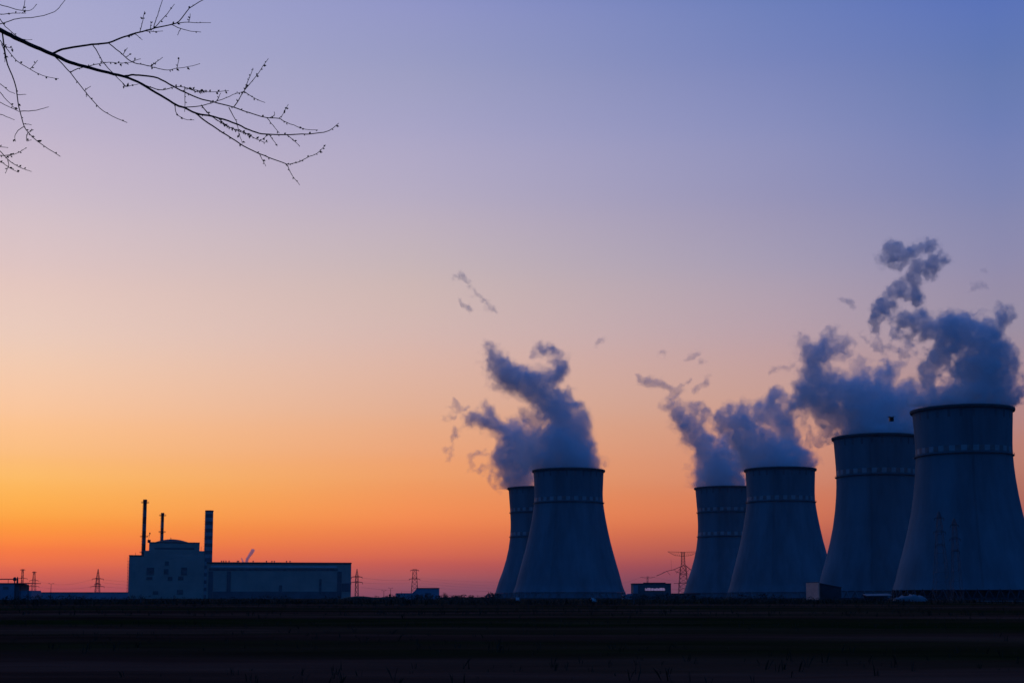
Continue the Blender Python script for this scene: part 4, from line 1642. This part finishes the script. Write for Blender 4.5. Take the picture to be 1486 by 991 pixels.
b_hang = stem([(78, 81), (90, 93), (102, 106), (122.5, 132), (144, 156.6), (163, 169), (184, 178)], 0.95, 0.45, 'branch', tree, 0.4, -0.2)

TW = [
    # twigs of the lower right branch
    (b_drop, [(414, 238), (420, 238.5), (435, 234.6), (449, 227.5), (460.5, 222.7), (472, 211)], 1.0),
    (b_drop, [(415, 238), (418, 243), (425, 256), (434.5, 268)], 0.9),
    (b_drop, [(376, 223), (380, 231), (385.6, 241)], 0.4),
    (b_mid, [(405, 172), (409.6, 168), (418, 152.6)], 1.3),
    (b_mid, [(387, 171), (396, 182), (405, 193)], 1.1),
    (b_low, [(416, 196), (426, 204), (434.5, 212)], 0.9),
    (b_mid, [(339, 156), (346, 146), (353, 134), (366, 118), (378, 102), (389, 86)], 1.0),
    (b_mid, [(354, 133), (360, 118), (367, 100)], 1.2),
    (b_mid, [(355, 134), (368, 142), (384, 149)], 0.9),
    (b_low, [(268, 156), (291, 154), (306, 150), (322, 144.7), (338, 138), (352, 133.5)], 0.5),
    (b_mid, [(314, 148), (318, 140), (320, 136)], 0.6),
    (b_low, [(293, 154), (301, 164), (311, 172), (320, 178), (334, 186), (350, 190), (366, 199), (381, 206), (388, 206.5)], 1.6),
    (b_low, [(318, 173), (330, 183), (345, 190), (358, 195), (364, 197)], 2.0),
    (b_mid, [(332, 156), (338, 168), (344.6, 181), (347, 195), (351.6, 208)], 0.7),
    (b_low, [(390, 195), (396, 203), (402, 212)], 1.0),
    (b_low, [(392, 195), (386, 198), (381, 202), (378, 203)], 1.4),
    (b_low, [(254, 153), (256, 165), (268, 173.5), (281, 174.4)], 0.6),
    (b_mid, [(268, 126), (268.5, 140), (268, 155), (268, 162)], 0.8),
    (b_low, [(201, 119), (216, 126), (231.5, 131), (245, 129), (260, 126), (285, 131.4), (310.7, 134), (331, 132)], 1.0),
    (b_mid, [(272, 128), (284, 133), (292, 133), (300, 132)], 2.0),
    (b_mid, [(392, 171), (398, 168), (398, 163)], 0.8),
    # twigs of the upper branch
    (b_up, [(249, 35.5), (268, 33), (288, 33.6), (305, 33.4)], 0.3),
    (b_up, [(249, 36), (262.6, 42), (276, 45.5), (291, 47)], 0.3),
    (b_up, [(262.6, 42), (260, 46), (258, 51)], 0.3),
    (b_up, [(274, 33.3), (275.5, 27), (276, 21)], 0.3),
    (b_up, [(223, 41), (226, 30), (230, 19), (235.6, 0), (238, -10)], 0.3),
    (b_up, [(225, 40), (236, 28), (246, 16), (252.7, 7)], 0.7),
    (b_up, [(203, 46.5), (206, 36), (208, 26), (209.7, 17.5)], 1.0),
    (b_up, [(211, 45.5), (222, 46), (235.6, 45.6)], 0.9),
    (b_up, [(196, 49), (201, 54), (206, 58)], 1.0),
    (b_up, [(183, 53), (190, 52.5), (196, 50)], 1.2),
    (b_up, [(218, 43), (219, 36), (218.5, 32)], 0.9),
    (b_up, [(157, 62.6), (174, 76), (190.6, 90), (204, 93.5), (218, 96.7), (230, 100), (242.4, 102), (257, 99.5), (274, 97), (289.5, 93)], 0.45),
    (b_up, [(256.5, 99.5), (258.5, 92), (260, 85)], 0.3),
    (b_up, [(179, 79), (182, 74), (184.5, 70.5)], 1.2),
    (b_up, [(183, 83), (187, 81), (188, 79)], 1.2),
    (b_up, [(190.6, 90), (197, 88), (203.5, 86)], 1.0),
    (b_up, [(218, 96.7), (226, 91), (235.5, 84)], 1.0),
    (b_up, [(134, 65), (141, 75), (146, 85), (154, 96), (163.4, 106), (172, 115), (179.7, 122.5), (184, 126), (190, 124.5), (200, 122.5)], 0.5),
    (b_up, [(179, 122), (181, 125.5), (187, 125.5)], 2.2),
    (b_hang, [(102, 106), (110, 101), (120, 98.6), (138, 94), (158, 91), (174, 92), (190.6, 90.7)], 0.9),
    (b_hang, [(123.5, 132), (127, 128.5), (131, 126)], 1.2),
    (b_hang, [(125, 134), (125.5, 137), (125.2, 140.5)], 1.2),
    # left hanging branch
    (b_left, [(40, 193), (38.5, 200), (39, 205), (45, 203.5)], 0.9),
    (b_left, [(34.5, 184), (26, 190), (21.5, 198), (22.5, 205)], 0.5),
    (b_left, [(34, 180), (40, 180.5), (45, 181.5)], 0.6),
    (b_left, [(41, 193), (44.5, 191), (48, 189)], 1.2),
    (b_left, [(25, 137.5), (31, 137.8), (38, 137.5)], 0.0),
    (b_left, [(28, 162), (48, 161), (60, 158.5), (71, 155.5)], 0.0),
    (limb2, [(-48, 90), (-25, 118), (-3, 131), (10, 146), (25, 161)], 0.5),
    (limb2, [(-44, 120), (-22, 138), (-2, 147.5), (12, 155), (27, 162)], 0.4),
    (limb2, [(-46, 105), (-22, 114), (0, 122), (12, 132), (21, 136)], 0.3),
    (limb2, [(-44, 140), (-20, 160), (0, 166), (10, 170), (20.4, 174)], 0.3),
    (limb2, [(-52, 55), (-20, 52), (-2, 57), (4, 65), (11, 72), (24.5, 88.5), (43.6, 101), (57, 108), (71, 112.5), (84.4, 114.4)], 0.35),
    (limb2, [(43.6, 101), (49, 95), (54, 88.5)], 0.9),
    (limb2, [(5, 66), (11, 69), (18, 70.5)], 1.0),
    (limb2, [(2, 64), (6, 75), (7, 90)], 0.7),
    (limb2, [(-58, 25), (-25, 18), (-4, 24), (4, 34), (11, 42), (24.5, 53), (36, 58), (46, 58)], 0.3),
    (limb2, [(-43, 190), (-20, 206), (-2, 217), (11, 231.5), (24.5, 241), (36, 246), (45, 249)], 0.9),
    (limb2, [(-42, 210), (-18, 222), (0, 226), (16, 225), (28, 221), (38, 215)], 0.8),
    (limb2, [(-43, 225), (-20, 232), (0, 235), (11, 242), (26, 250)], 0.8),
    (limb2, [(11, 231.5), (12.5, 240), (8, 251)], 1.0),
    (limb2, [(-42, 205), (-20, 212), (0, 213.5), (11, 214.5)], 0.8),
    (limb2, [(9, 229), (14, 226), (17, 227)], 1.8),
    (limb3, [(-22, 0), (-2, 6.5), (16, 12), (33, 16), (45, 15), (53, 7)], 0.2),
    (limb3, [(33, 15.5), (35, 8), (37, -3)], 0.2),
    (limb, [(-40, 26), (-18, 34), (-2, 36), (16, 30), (30, 26.7), (54.5, 25), (79, 17.7), (88.5, 8), (95, 0), (99, -8)], 0.0),
    (limb3, [(-40, 4), (-18, 16), (0, 21), (14, 20), (26, 19.7), (37, 19.6)], 1.0),
]
for par, pts, bd in TW:
    ln = sum(math.hypot(b[0] - a[0], b[1] - a[1]) for a, b in zip(pts, pts[1:]))
    stem(pts, 0.55 + 0.3 * min(1, ln / 110), 0.38, 'twig', par, bd)

# crown above and left of the frame
rnd = random.Random(5)
mb = MB()
for z, ln in ((4.6, 2.2), (5.4, 2.4), (6.6, 2.2), (7.2, 1.8), (8.0, 1.6), (8.8, 1.2)):
    for k in range(2):
        a = rnd.uniform(1.9, 4.4)
        branchy(mb, (0, 0, z), Vector((math.cos(a), math.sin(a), 0.5)).normalized(), ln, 0.05, 1, rnd, .55)
mb.build('crown', M['bark'], tree)

# ------------------------------------------------------------------ the small dark flyer in front of the steam
fp = P(1293.5, 608, 62.0)
dr = thing('drone', fp, 'tiny dark square speck hovering in front of the steam left of the nearest tower rim', 'drone')
mb = MB()
s = 0.09
mb.add([(-s, -s, -s * 1.05), (s, -s, -s * 1.05), (s, s, -s * 1.05), (-s, s, -s * 1.05), (-s * .9, -s * .9, s * 1.05), (s * .9, -s * .9, s * 1.05), (s * .9, s * .9, s * 1.05), (-s * .9, s * .9, s * 1.05)],
       [(0, 3, 2, 1), (4, 5, 6, 7), (0, 1, 5, 4), (1, 2, 6, 5), (2, 3, 7, 6), (3, 0, 4, 7)])
mb.build('body', M['black'], dr)
for (sx, sy) in ((-1, -1), (1, -1), (1, 1), (-1, 1)):
    mb = MB()
    mb.tube([(sx * s * .8, sy * s * .8, s * .9), (sx * s * 1.15, sy * s * 1.15, s * 1.1)], 0.012, 6)
    mb.lathe([(0.012, 0), (0.05, 0.004), (0.05, 0.008), (0.012, 0.014)], 10, (sx * s * 1.1, sy * s * 1.1, s * 1.1))
    mb.build('rotor', M['black'], dr)

# ------------------------------------------------------------------ thin evening haze
mb = MB()
mb.box(-2600, 2600, -500, 2600, -1.6, 330)
hm = bpy.data.materials.new('evening haze')
hm.use_nodes = True
hm.node_tree.nodes.clear()
ho = hm.node_tree.nodes.new('ShaderNodeOutputMaterial')
hv = hm.node_tree.nodes.new('ShaderNodeVolumePrincipled')
hv.inputs['Color'].default_value = (0.72, 0.90, 1.0, 1)
hv.inputs['Density'].default_value = 2.2e-5
hm.node_tree.links.new(hv.outputs[0], ho.inputs['Volume'])
tag(mb.build('haze', hm), kind='stuff')
